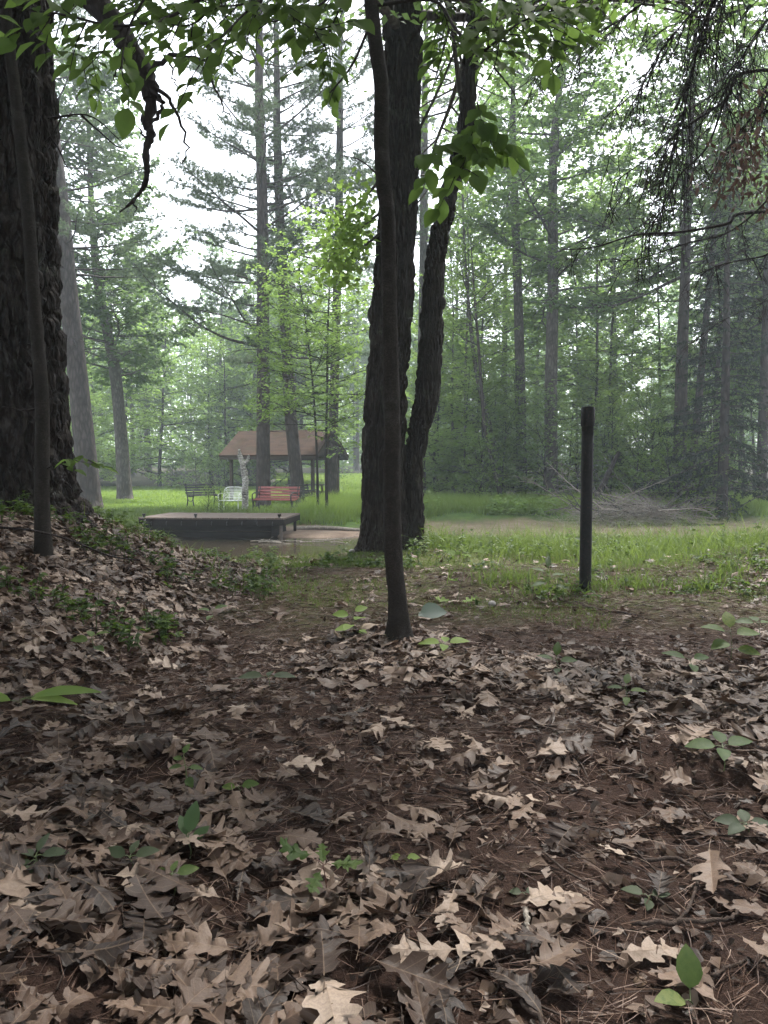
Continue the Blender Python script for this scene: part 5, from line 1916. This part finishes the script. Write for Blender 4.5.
def oak_leaf(r, L=1.0, curl=None, bend=None, mid=True, kind='oak'):
    V, Fq, uv = [], [], []
    base_out = OUT
    if kind == 'oval':
        base_out = OVAL
    elif kind == 'narrow':
        base_out = [(x, y * .62) for x, y in OUT]
    elif kind == 'broad':
        base_out = [(x, min(y * 1.18 + .05, .42) if 0.1 < x < .97 else y) for x, y in OUT]
    torn = r.uniform(.45, .9) if kind == 'torn' else 2
    base_out = [(x, y) if x < torn else (torn + r.normal() * .02, y * r.uniform(.3, .9)) for x, y in base_out]
    sx = r.uniform(.85, 1.15)
    k1 = r.normal() * 1.9 if curl is None else curl
    k2 = r.normal() * 1.2 if bend is None else bend
    twist = r.normal() * .5
    ph = r.uniform(0, TAU)
    for side in (-1, 1):
        j = r.normal(size=(len(base_out), 2)) * np.array([.018, .028])
        pts = np.array(base_out) + j * (np.array(base_out)[:, 1:2] > .03)
        if r.uniform() < .3:
            pts[:, 1] *= r.uniform(.55, .9)
        pts[:, 1] = np.maximum(pts[:, 1], .003) * sx
        spine = np.maximum.accumulate(np.clip(pts[:, 0] - .50 * pts[:, 1], 0, 1))
        spine[-1] = max(spine[-1], pts[-1][0])
        b = len(V)
        cols = 3 if mid else 2
        for (x, o), s in zip(pts, spine):
            rows = [(s, .0), ((s + x) / 2, o * .5), (x, o)] if mid else [(s, 0), (x, o)]
            for xx, oo in rows:
                V.append((xx, side * oo))
                uv.append((xx, side * oo))
        for i in range(len(pts) - 1):
            for c in range(cols - 1):
                q = [b + i * cols + c, b + i * cols + c + 1, b + (i + 1) * cols + c + 1, b + (i + 1) * cols + c]
                Fq.append(q if side < 0 else q[::-1])
    V = np.array(V)
    x, y = V[:, 0], V[:, 1]
    z = .035 * np.sin(x * 11 + ph) * np.abs(y) / .3 + .02 * np.sin(y * 22 + ph * 2)
    # roll across, bend along, twist
    k1s = k1 if abs(k1) > .05 else .05
    yy = np.sin(np.clip(y * k1s, -2.6, 2.6)) / k1s
    zz = (1 - np.cos(y * k1s)) / k1s + z + .08 * np.abs(y)
    xb = x - .45
    k2s = k2 if abs(k2) > .05 else .05
    xx = np.sin(xb * k2s) / k2s
    z2 = (1 - np.cos(xb * k2s)) / k2s
    tw = twist * xb
    X = xx - zz * np.sin(xb * k2s)
    Y = yy * np.cos(tw) - zz * np.sin(tw)
    Z = z2 + zz * np.cos(xb * k2s) + yy * np.sin(tw)
    Z = Z - np.percentile(Z, 12)
    return np.stack([X, Y, Z], -1) * L, np.array(Fq), np.array(uv)


def stalk(mb, L, r, uvv=(.5, .0)):
    pass


def leaf_density(x, y):
    d = .46 + 1.3 * fbm(x * 1.05 + 3, y * 1.25, seed=61, n=3)
    d += .75 * (1 - sstep(1.5, 2.3, y)) * sstep(.9, -.1, x)
    d += .30 * sstep(.6, 1.4, x) * (1 - sstep(3.2, 4.4, y))
    d -= .25 * np.exp(-((x + .15) ** 2 / .5 + (y - 3.2) ** 2 / .5))
    d -= .30 * np.exp(-((x - .35) ** 2 / .12 + (y - 1.75) ** 2 / .05))
    mound = sstep(-.7, -1.6, x)
    d = d + mound * .45 * sstep(2.5, 3.5, y)
    far = sstep(3.7, 4.7, y + .5 * fbm(x * 1.2, y * 1.2, seed=66))
    d = d * (1 - far * (1 - mound) * .93)
    return np.clip(d, .02 + .12 * (1 - sstep(3.8, 4.6, y)), 1)


def rotm(az, tx, ty):
    ca, sa = np.cos(az), np.sin(az)
    return np.array(Matrix.Rotation(ty, 3, 'Y') @ Matrix.Rotation(tx, 3, 'X')) @ np.array([[ca, -sa, 0], [sa, ca, 0], [0, 0, 1]])


def litter():
    r = np.random.default_rng(123)
    N = 27000
    y = np.sqrt(r.uniform(.85 ** 2, 9.6 ** 2, N))
    x = r.uniform(-1, 1, N) * (.60 * y + .75) + r.normal(size=N) * .2
    keep = r.uniform(size=N) < leaf_density(x, y)
    x, y = x[keep], y[keep]
    # not inside the trunks
    for cx, cy, rr in ((.08, 4.33, .1), (.2, 9.6, .42), (-3.0, 6.0, .66), (-1.87, 4.2, .07)):
        k = (x - cx) ** 2 + (y - cy) ** 2 > rr ** 2
        x, y = x[k], y[k]
    n = len(x)
    L = np.clip(r.normal(.118, .036, n), .045, .18)
    L *= 1 - .12 * sstep(3, 6, y)
    z = H(x, y)
    px, py, f = project(np.stack([x, y, z], -1))
    vis = (px > -15) & (px < 783) & (py < 1040) & (py > 480)
    size = np.where(vis, L / f, 0)
    order = np.argsort(-size)
    single = np.zeros(n, bool)
    single[order[:300]] = True
    # shared shapes
    KN = ['oak', 'oak', 'broad', 'oak', 'oak', 'narrow', 'broad', 'oak']
    shapes = [oak_leaf(r, kind=KN[i % 8], curl=r.normal() * (2.8 if i % 6 == 0 else 1.1), bend=r.normal() * (1.8 if i % 7 == 0 else .8)) for i in range(48)]
    KN2 = KN + ['oval', 'narrow', 'oval', 'broad']
    low = [oak_leaf(r, mid=False, kind=KN2[i % 12], curl=r.normal() * (3.0 if i % 5 == 0 else 1.2), bend=r.normal() * (2.0 if i % 6 == 0 else .9)) for i in range(72)]
    meshes = []
    for V, Fq, uv in shapes:
        mb = MB()
        V = V.copy()
        mb.add(V, Fq, uv=uv)
        mb.tube(spline([(-.42, 0, .02), (-.52, .01, .015), (-.66, .03, .0)], 6), .006, 4)
        meshes.append(mb.mesh('leaf', M['leaf1']))
    mb = MB()
    e = .05
    hx, hy = (H(x + e, y) - H(x - e, y)) / (2 * e), (H(x, y + e) - H(x, y - e)) / (2 * e)
    kinds = {}
    for i in range(n):
        az, tx, ty = r.uniform(0, TAU), math.atan(hy[i]) + r.normal() * .13, -math.atan(hx[i]) + r.normal() * .13
        lift = abs(r.normal()) * .014 + .005
        if single[i]:
            o = bpy.data.objects.new('fallen_leaf', meshes[int(r.integers(len(meshes)))])
            COL.objects.link(o)
            o.location = (x[i], y[i], z[i] + lift + .010)
            R_ = rotm(az, tx, ty)
            o.matrix_world = Matrix.Translation((x[i], y[i], z[i] + lift + .010)) @ Matrix([list(q) for q in R_]).to_4x4() @ Matrix.Scale(float(L[i]), 4)
            tag(o, 'dry brown lobed oak leaf lying on the near forest floor', 'fallen leaf', 'fallen oak leaves near the viewer')
        else:
            V, Fq, uv = low[int(r.integers(len(low)))]
            V = V @ rotm(az, tx, ty).T * L[i] + np.array([x[i], y[i], z[i] + lift])
            mb.add(V, Fq, float(np.clip(r.beta(2.0, 1.7), 0, 1)), uv=uv)
    o = mb.build('fallen_leaves', M['litter'])
    o['kind'] = 'stuff'
    # crumbled bits of leaf
    N = 43000
    y = np.sqrt(r.uniform(.85 ** 2, 7.5 ** 2, N))
    x = r.uniform(-1, 1, N) * (.60 * y + .75)
    k = r.uniform(size=N) < 1 - .82 * sstep(3.9, 4.9, y + .4 * fbm(x * 1.2, y * 1.2, seed=66)) * (1 - sstep(-.7, -1.6, x))
    x, y, N = x[k], y[k], int(k.sum())
    P = np.stack([x, y, H(x, y) + r.uniform(.002, .018, N)], -1)
    mb = MB()
    s = np.minimum(np.exp(r.normal(math.log(.021), .62, N)), .046)
    mb.leaves(P, r.normal(size=(N, 3)) * np.array([1, 1, .25]), np.array([0, 0, 1.0]) + r.normal(size=(N, 3)) * .42, s, s * r.uniform(.45, 1.0, N), np.clip(r.beta(1.2, 1.9, N), 0, 1), six=True)
    mb.V[0] = mb.V[0] + r.normal(size=mb.V[0].shape) * np.repeat(s, 6)[:, None] * np.array([.13, .13, .08])
    o = mb.build('leaf_crumbs', M['litter'])
    o['kind'] = 'stuff'
    # dry pine needles
    N = 122000
    y = np.sqrt(r.uniform(.85 ** 2, 8.0 ** 2, N))
    x = r.uniform(-1, 1, N) * (.60 * y + .75)
    bx = r.integers(0, N // 4, N)
    k = r.uniform(size=N) < .6
    x = np.where(k, x[bx] + r.normal(size=N) * .012, x)
    y = np.where(k, y[bx] + r.normal(size=N) * .012, y)
    az = np.where(k, (bx * 2.399) % TAU + r.normal(size=N) * .22, r.uniform(0, TAU, N))
    tz = r.normal(size=N) * .10
    P = np.stack([x, y, H(x, y) + r.uniform(.002, .022, N)], -1)
    D = np.stack([np.cos(az), np.sin(az), tz], -1)
    B = r.normal(size=(N, 3)) * np.array([.12, .12, .06])
    mb = MB()
    mb.blades(P, D, r.uniform(.05, .12, N), .0021, B, np.clip(r.beta(1.6, 1.8, N), 0, 1), seg=2)
    o = mb.build('pine_needles', M['needle_litter'])
    o['kind'] = 'stuff'
    # small broken twigs
    N = 3500
    y = np.sqrt(r.uniform(.9 ** 2, 8.5 ** 2, N))
    x = r.uniform(-1, 1, N) * (.60 * y + .75)
    a = np.stack([x, y, H(x, y) + .008], -1)
    az = r.uniform(0, TAU, N)
    l = r.uniform(.04, .22, N)
    b = a + np.stack([np.cos(az) * l, np.sin(az) * l, r.normal(size=N) * .015], -1)
    b[:, 2] = np.maximum(b[:, 2], H(b[:, 0], b[:, 1]) + .004)
    m_ = (a + b) / 2 + r.normal(size=(N, 3)) * (.06 * l)[:, None]
    m_[:, 2] = np.maximum(m_[:, 2], H(m_[:, 0], m_[:, 1]) + .005)
    w = r.uniform(.0014, .0042, N)
    mb = MB()
    mb.prisms(a, m_, w, w * .85)
    mb.prisms(m_, b, w * .85, w * .6)
    o = mb.build('broken_twigs', M['twig'])
    o['kind'] = 'stuff'


litter()


# sticks large enough to point at
def stick(pts, w, label, m='twig'):
    P = [on_ground(px, py) for px, py in pts]
    P = spline([p + np.array([0, 0, .018]) for p in P], 22)
    P[:, 2] = np.maximum(P[:, 2], H(P[:, 0], P[:, 1]) + .012)
    P += np.random.default_rng(int(pts[0][0])).normal(size=P.shape) * .002
    r0 = w * .5 * P[0][1] / F
    W = MB()
    W.tube(P, np.linspace(r0, r0 * .55, 22) * (1 + np.random.default_rng(int(pts[0][1])).normal(size=22) * .08), 8)
    b = P[0].copy()
    W.V = [v - b for v in W.V]
    o = W.build('stick', M[m])
    o.location = tuple(b)
    tag(o, label, 'stick')


stick([(478, 948), (498, 975), (518, 1004), (545, 1040)], 8, 'straight dark stick running off the bottom edge')
stick([(408, 936), (404, 955), (385, 972), (358, 986)], 6, 'short bent brown stick right of the lobed leaf at the bottom')
stick([(640, 866), (682, 868), (696, 885), (690, 915), (676, 928)], 4.5, 'thin curved stick arching over dark soil at lower right')
stick([(632, 931), (680, 930), (728, 926), (738, 915)], 6, 'dark straight stick below the arching stick')
stick([(438, 790), (470, 796), (500, 803), (520, 812)], 5, 'dark forked stick in the middle of the leaf bed')
stick([(404, 702), (460, 700), (530, 704), (562, 694), (576, 684)], 3.5, 'long thin stick across the floor below the black post')
stick([(0, 972), (12, 962), (22, 940), (24, 932)], 6, 'crooked dark stick at the lower left corner')
stick([(526, 918), (528, 938), (530, 960)], 6, 'short pale upright looking stick near the bottom middle', 'grey_wood')
stick([(152, 862), (168, 850), (178, 835), (182, 812)], 7, 'pale brown stick propped beside the dark green leaf')
stick([(328, 648), (345, 641), (358, 637)], 9, 'thick short branch piece left of the slim beech foot', 'dead_wood')
stick([(700, 990), (722, 980), (748, 968)], 6, 'slanting dark stick right of the two leaved seedling')
stick([(530, 590), (560, 602), (600, 612), (640, 618)], 3, 'thin stick on the moss beyond the black post')

for i, (px, py) in enumerate(((440, 968), (505, 1008), (690, 1006), (262, 985), (640, 985), (20, 985))):
    g = on_ground(px, py)
    W = MB()
    t = np.linspace(0, math.pi / 2, 7)
    W.tube(np.stack([0 * t, 0 * t, .011 * np.sin(t)], -1), .013 * np.cos(t) + .0005, 14)
    W.tube([(0, 0, .010), (.002, 0, .020)], .002, 5)
    o = W.build('acorn_cap', M['acorn'])
    o.location = (g[0], g[1], g[2] + .004)
    o.rotation_euler = (random.uniform(-.5, .5), random.uniform(-.5, .5), 0)
    tag(o, 'small brown acorn cap lying among needles near the bottom edge', 'acorn cap', 'acorn caps on the needle bed')
for px, py in ((352, 553), (492, 607)):  # the right-hand stone takes the place of a pale leaf
    g = on_ground(px, py)
    W = MB()
    t = np.linspace(0, math.pi, 9)
    W.tube(np.stack([np.cos(t) * -.05, 0 * t, 0 * t], -1), np.sin(t) * .028 + .002, 10)
    o = W.build('stone', M['stone'])
    o.location = (g[0], g[1], g[2] + .02)
    o.rotation_euler = (0, .1, random.uniform(0, 3))
    tag(o, 'pale stone left of the forked tree roots' if px < 400 else 'pale stone standing in for a leaf right of the forked tree roots', 'stone')


# ------------------------------------------------------------------ seedlings with a place of their own
def lobed(r, L):
    """maple / oak seedling leaf, green"""
    return oak_leaf(r, L, curl=r.normal() * .8, bend=r.normal() * .5 + .5)


def seedling(px, py, h, leaves, label, stem='green_stem', leafm='weed', lobes=False, L=.06, wd=.55, lean=(0, 0), tint=.6, cat='seedling', toward=.35, width=.002):
    """leaves: list of (height share, azimuth deg, pitch deg, size share)"""
    r = np.random.default_rng(px * 7 + py)
    g = on_ground(px, py)
    root = empty('seedling', tuple(g))
    W = MB()
    tip = np.array([lean[0], lean[1], h])
    P = spline([(0, 0, -.02), tip * .45 + np.array([.008, 0, 0]), tip], 10)
    W.tube(P, np.linspace(width, width * .6, 10), 6)
    C = MB()
    for hs, az, el, sz in leaves:
        b = along(P, min(hs, .999))
        a, e = R(az), R(el)
        d = np.array([math.cos(a) * math.cos(e), math.sin(a) * math.cos(e), math.sin(e)])
        pet = b + d * L * sz * .25
        W.tube([b, (b + pet) / 2 + [0, 0, .003], pet], .0012, 4)
        N = np.array([0, -toward, 1.0]) + r.normal(size=3) * .18
        t = float(np.clip(r.normal(tint, .14), 0, 1))
        if lobes:
            V, Fq, uv = lobed(r, L * sz)
            V = V.copy()
            V[:, 0] += .45 * L * sz
            s_ = np.cross(N, d)
            s_ /= np.linalg.norm(s_)
            n_ = np.cross(d, s_)
            C.add(pet + V[:, :1] * d + V[:, 1:2] * s_ + V[:, 2:3] * n_, Fq, t)
        else:
            # ovate blade with fold along the midrib and a toothed edge
            m = 9
            u = np.linspace(0, 1, m)
            wv = np.sin(np.pi * u ** .8) ** .8 * .5 * wd * (1 + .06 * (np.arange(m) % 2))
            wv[0] = wv[-1] = .01
            dr = -.22 * u ** 2
            s_ = np.cross(N, d)
            s_ /= np.linalg.norm(s_)
            n_ = np.cross(d, s_)
            lv = L * sz
            rows = []
            for i in range(m):
                c = pet + d * u[i] * lv + n_ * dr[i] * lv
                rows += [c - s_ * wv[i] * lv + n_ * wv[i] * lv * .25, c, c + s_ * wv[i] * lv + n_ * wv[i] * lv * .25]
            Q = []
            for i in range(m - 1):
                for c in (0, 1):
                    Q.append([i * 3 + c, i * 3 + c + 1, (i + 1) * 3 + c + 1, (i + 1) * 3 + c])
            C.add(np.array(rows), Q, t)
    W.build('stem', M[stem], root)
    C.build('leaves', M[leafm], root)
    tag(root, label, cat)


seedling(323, 908, .105, [(1, 170, 20, 1.15), (.97, -5, 5, .9), (.95, 250, -20, .8), (.9, 100, 30, .6)], 'oak seedling with lobed leaves on a red stem, lower middle', 'red_stem', lobes=True, L=.085, tint=.45)
seedling(690, 1016, .03, [(1, 75, 55, 1.2), (.9, 195, 20, 1.0)], 'seedling of two green oval leaves at the bottom edge', L=.062, wd=.62, tint=.75)
seedling(722, 775, .09, [(1, 10, 15, 1.0), (1, 170, 5, 1.05), (1, 250, 0, .8), (1, 80, 25, .8)], 'green seedling with broad toothed leaves at the right, on leaves', L=.085, wd=.6, tint=.55)
seedling(445, 655, .06, [(1, 10, 12, 1), (1, 165, 5, 1.1), (1, 85, 20, .7), (1, 260, 0, .7)], 'low yellow green seedling at the right foot of the slim beech', L=.11, wd=.6, tint=.95, leafm='bright')
seedling(352, 640, .16, [(1, 20, 20, .8), (.9, 190, 10, .9), (.7, 60, 10, 1), (.6, 250, 5, 1), (.45, 150, 0, 1.1), (.4, -30, 0, 1)], 'yellow green leafy seedling left of the slim beech foot', L=.10, wd=.6, tint=.9, leafm='bright')
seedling(414, 622, .05, [(1, 0, 10, 1.0), (.8, 20, 0, .6)], 'large pale drooping leaf touching the slim beech foot', leafm='pale_leaf', L=.17, wd=.8, toward=.9)
seedling(455, 606, .40, [(1, 180, 5, 1), (1, 10, 10, 1.05), (1, 265, -5, .8), (.98, 100, 20, .8), (.55, 200, 0, .7), (.1, 165, 10, 1.0), (.1, 20, 10, 1.0)], 'thin stemmed maple seedling right of the slim beech with spread leaves', L=.15, lobes=True, lean=(.09, 0), tint=.85, leafm='bright', width=.003)
seedling(20, 716, .06, [(1, 5, 12, 1.3), (1, -8, 6, 1.0), (.9, 25, 15, .9), (.8, 170, 10, 1)], 'long toothed green leaf pointing right at the left edge', L=.17, wd=.24, tint=.75, leafm='bright')
seedling(36, 878, .05, [(1, 10, 10, 1), (1, 75, 45, .8), (.9, 150, 10, 1), (.85, 200, -5, .9), (.8, 255, -10, 1), (.6, 320, -5, 1.1), (.5, 40, 5, .9), (.4, 175, 0, 1)], 'grey green broad leaved plant at the lower left', leafm='dusty_leaf', L=.058, wd=.55)
seedling(184, 792, .11, [(1, 80, 40, .7), (.9, 160, 10, .6), (.75, 200, 5, .7), (.7, 10, 0, .75), (.5, 300, -10, .8)], 'tiny seedling with one yellow top leaf, left of the middle', L=.055, wd=.6, tint=.7)
seedling(188, 860, .05, [(1, 80, 60, 1.4), (1, 120, 40, 1.1), (.9, 30, 30, .9)], 'dark green upright leaf beside the propped pale stick', L=.055, wd=.5, tint=.15, leafm='dark_leaf')
seedling(130, 874, .04, [(1, 170, 20, 1), (1, 15, 15, 1.1), (1, 80, 35, .8)], 'small seedling with shiny grey green leaves left of the dark leaf', leafm='dusty_leaf', L=.05, wd=.55)
seedling(172, 896, .05, [(1, 20, 10, 1), (1, 165, 5, .9), (1, 90, 25, .7)], 'small bright seedling sprouting through brown leaves at lower left', L=.05, wd=.5, tint=.85)
seedling(238, 797, .03, [(1, 0, 15, 1), (.9, 180, 10, .8)], 'two leaved tiny plant right of the yellow topped seedling', L=.05, wd=.6, tint=.7)
seedling(404, 866, .02, [(1, 0, 10, 1.1), (1, 170, 5, 1)], 'little yellowish leaf pair near the middle of the floor', L=.03, wd=.7, tint=1.0, leafm='bright')
seedling(556, 678, .09, [(1, 70, 55, .9), (.9, 160, 20, .9), (.85, 10, 10, 1), (.6, 260, 0, .9)], 'dark seedling on bare soil below the black post', L=.085, wd=.5, tint=.4)
seedling(730, 662, .16, [(1, 80, 50, 1), (.95, 170, 20, 1.1), (.9, 5, 10, 1.2), (.7, 210, 0, 1.1), (.5, 330, 0, 1)], 'bright leafy seedling near the right edge above the leaf bed', L=.11, wd=.6, tint=.8)
seedling(690, 676, .08, [(1, 165, 20, 1.1), (1, 20, 10, 1), (.8, 260, 0, .9)], 'low seedling just left of the bright one by the right edge', L=.10, wd=.5, tint=.65)
seedling(625, 708, .09, [(1, 60, 40, .8), (.9, 170, 10, .8), (.8, 350, 10, .9), (.6, 250, -5, .8)], 'dark stemmed seedling in front of dead leaves right of centre', L=.075, wd=.5, tint=.45)
seedling(268, 688, .05, [(1, 10, 5, 1), (1, 175, 5, 1.1), (.9, 90, 15, .7)], 'flat grey green seedling left of the centre', leafm='dusty_leaf', L=.10, wd=.5)
seedling(92, 658, .10, [(1, 10, 20, .9), (.9, 120, 30, .8), (.85, 200, 10, 1), (.6, 320, 0, .9)], 'small green seedling on the leafy left slope', L=.075, wd=.6, tint=.7)
seedling(212, 626, .10, [(1, 20, 20, 1), (.9, 170, 15, 1), (.7, 260, 0, .9)], 'small leafy seedling at the foot of the left mound', L=.08, wd=.55, tint=.5)
seedling(585, 560, .24, [(1, 200, 20, 1), (.9, 10, 10, .9), (.7, 300, -20, 1.2), (.6, 240, -10, 1), (.4, 160, 0, 1)], 'dark weed growing against the black post', L=.13, wd=.45, tint=.3)
seedling(548, 596, .20, [(1, 80, 50, 1), (.9, 150, 20, 1), (.8, 20, 10, 1), (.6, 210, 0, 1.1), (.5, 330, 0, 1)], 'dark leafy weed left of the black post foot', L=.13, wd=.35, tint=.3)
seedling(758, 640, .10, [(1, 170, 10, 1.2), (1, 90, 20, 1), (1, 20, 5, 1)], 'broad leaved low plant at the right edge of the path', L=.09, wd=.6, tint=.6)
seedling(746, 842, .05, [(1, 170, 10, 1.1), (1, 210, 0, 1), (.9, 80, 25, .9), (.9, 10, 10, 1)], 'dark green low plant at the right edge in a hollow', L=.06, wd=.6, tint=.25, leafm='dusty_leaf')
seedling(648, 905, .02, [(1, 10, 10, 1), (1, 150, 10, 1.1), (.9, 250, 0, .8)], 'tiny grey green plant under the arching stick', L=.045, wd=.65, leafm='dusty_leaf')
seedling(524, 902, .02, [(1, 20, 10, .8), (1, 170, 10, .8)], 'tiny round leaved plant in the lower middle', L=.035, wd=.8, leafm='dusty_leaf')

# ------------------------------------------------------------------ air
def haze():
    m = bpy.data.materials.new('hazy_air')
    m.use_nodes = True
    nt = m.node_tree
    nt.nodes.clear()
    out = nt.nodes.new('ShaderNodeOutputMaterial')
    v = nt.nodes.new('ShaderNodeVolumePrincipled')
    v.inputs['Color'].default_value = (.80, .91, 1.0, 1)
    v.inputs['Density'].default_value = HAZE
    v.inputs['Anisotropy'].default_value = 0.2
    nt.links.new(v.outputs[0], out.inputs['Volume'])
    mb = MB()
    x, y0, y1, z0, z1 = 172, -42, 245, -4.0, 27.5
    V = [(sx * x, yy, z) for z in (z0, z1) for yy in (y0, y1) for sx in (-1, 1)]
    mb.add(V, [[0, 2, 3, 1], [4, 5, 7, 6], [0, 1, 5, 4], [2, 6, 7, 3], [0, 4, 6, 2], [1, 3, 7, 5]])
    o = mb.build('haze', m, smooth=False)
    o['kind'] = 'stuff'


HAZE = 0.0013
haze()

# ------------------------------------------------------------------ light, sky, camera
SUN_EL, SUN_AZ = R(60), R(28)      # azimuth measured from +Y towards +X
w = bpy.data.worlds.new('World')
S.world = w
w.use_nodes = True
nt = w.node_tree
nt.nodes.clear()
out = nt.nodes.new('ShaderNodeOutputWorld')
bg = nt.nodes.new('ShaderNodeBackground')
sky = nt.nodes.new('ShaderNodeTexSky')
sky.sky_type = 'NISHITA'
sky.sun_disc = False
sky.sun_elevation = SUN_EL
sky.sun_rotation = SUN_AZ
sky.air_density = 1.0
sky.dust_density = 3.0
sky.ozone_density = 1.0
hs = nt.nodes.new('ShaderNodeHueSaturation')
hs.inputs['Saturation'].default_value = 0.42
nt.links.new(sky.outputs[0], hs.inputs['Color'])
cloud = nt.nodes.new('ShaderNodeMix')
cloud.data_type = 'RGBA'
cloud.inputs[0].default_value = 0.5
cloud.inputs[7].default_value = (3.8, 4.0, 4.25, 1)
nt.links.new(hs.outputs[0], cloud.inputs[6])
nt.links.new(cloud.outputs[2], bg.inputs['Color'])
bg.inputs['Strength'].default_value = 0.15
nt.links.new(bg.outputs[0], out.inputs[0])

sun = bpy.data.lights.new('sun', 'SUN')
sun.energy = 2.6
sun.angle = R(8)
sun.color = (1.0, .97, .92)
so = bpy.data.objects.new('sun', sun)
COL.objects.link(so)
d = Vector((math.sin(SUN_AZ) * math.cos(SUN_EL), math.cos(SUN_AZ) * math.cos(SUN_EL), math.sin(SUN_EL)))
so.rotation_euler = (-d).to_track_quat('-Z', 'Y').to_euler()

cam = bpy.data.cameras.new('camera')
cam.sensor_fit = 'HORIZONTAL'
cam.sensor_width = 36
cam.lens = 36
cam.clip_start = 0.05
cam.clip_end = 1000
co = bpy.data.objects.new('camera', cam)
COL.objects.link(co)
co.location = (0, 0, CAM_Z)
co.rotation_euler = (math.pi / 2 - PITCH, 0, 0)
S.camera = co

S.view_settings.view_transform = 'Standard'
S.view_settings.look = 'None'
S.view_settings.exposure = 2.3
S.view_settings.gamma = 1
S.view_settings.use_curve_mapping = False
c = S.cycles
c.use_denoising = True
c.denoiser = 'OPENIMAGEDENOISE'
c.denoising_input_passes = 'RGB_ALBEDO_NORMAL'
c.max_bounces = 6
c.diffuse_bounces = 3
c.glossy_bounces = 2
c.transmission_bounces = 4
c.volume_bounces = 1
c.transparent_max_bounces = 4
c.sample_clamp_indirect = 6
c.use_adaptive_sampling = True
c.adaptive_threshold = 0.02
S.render.film_transparent = False
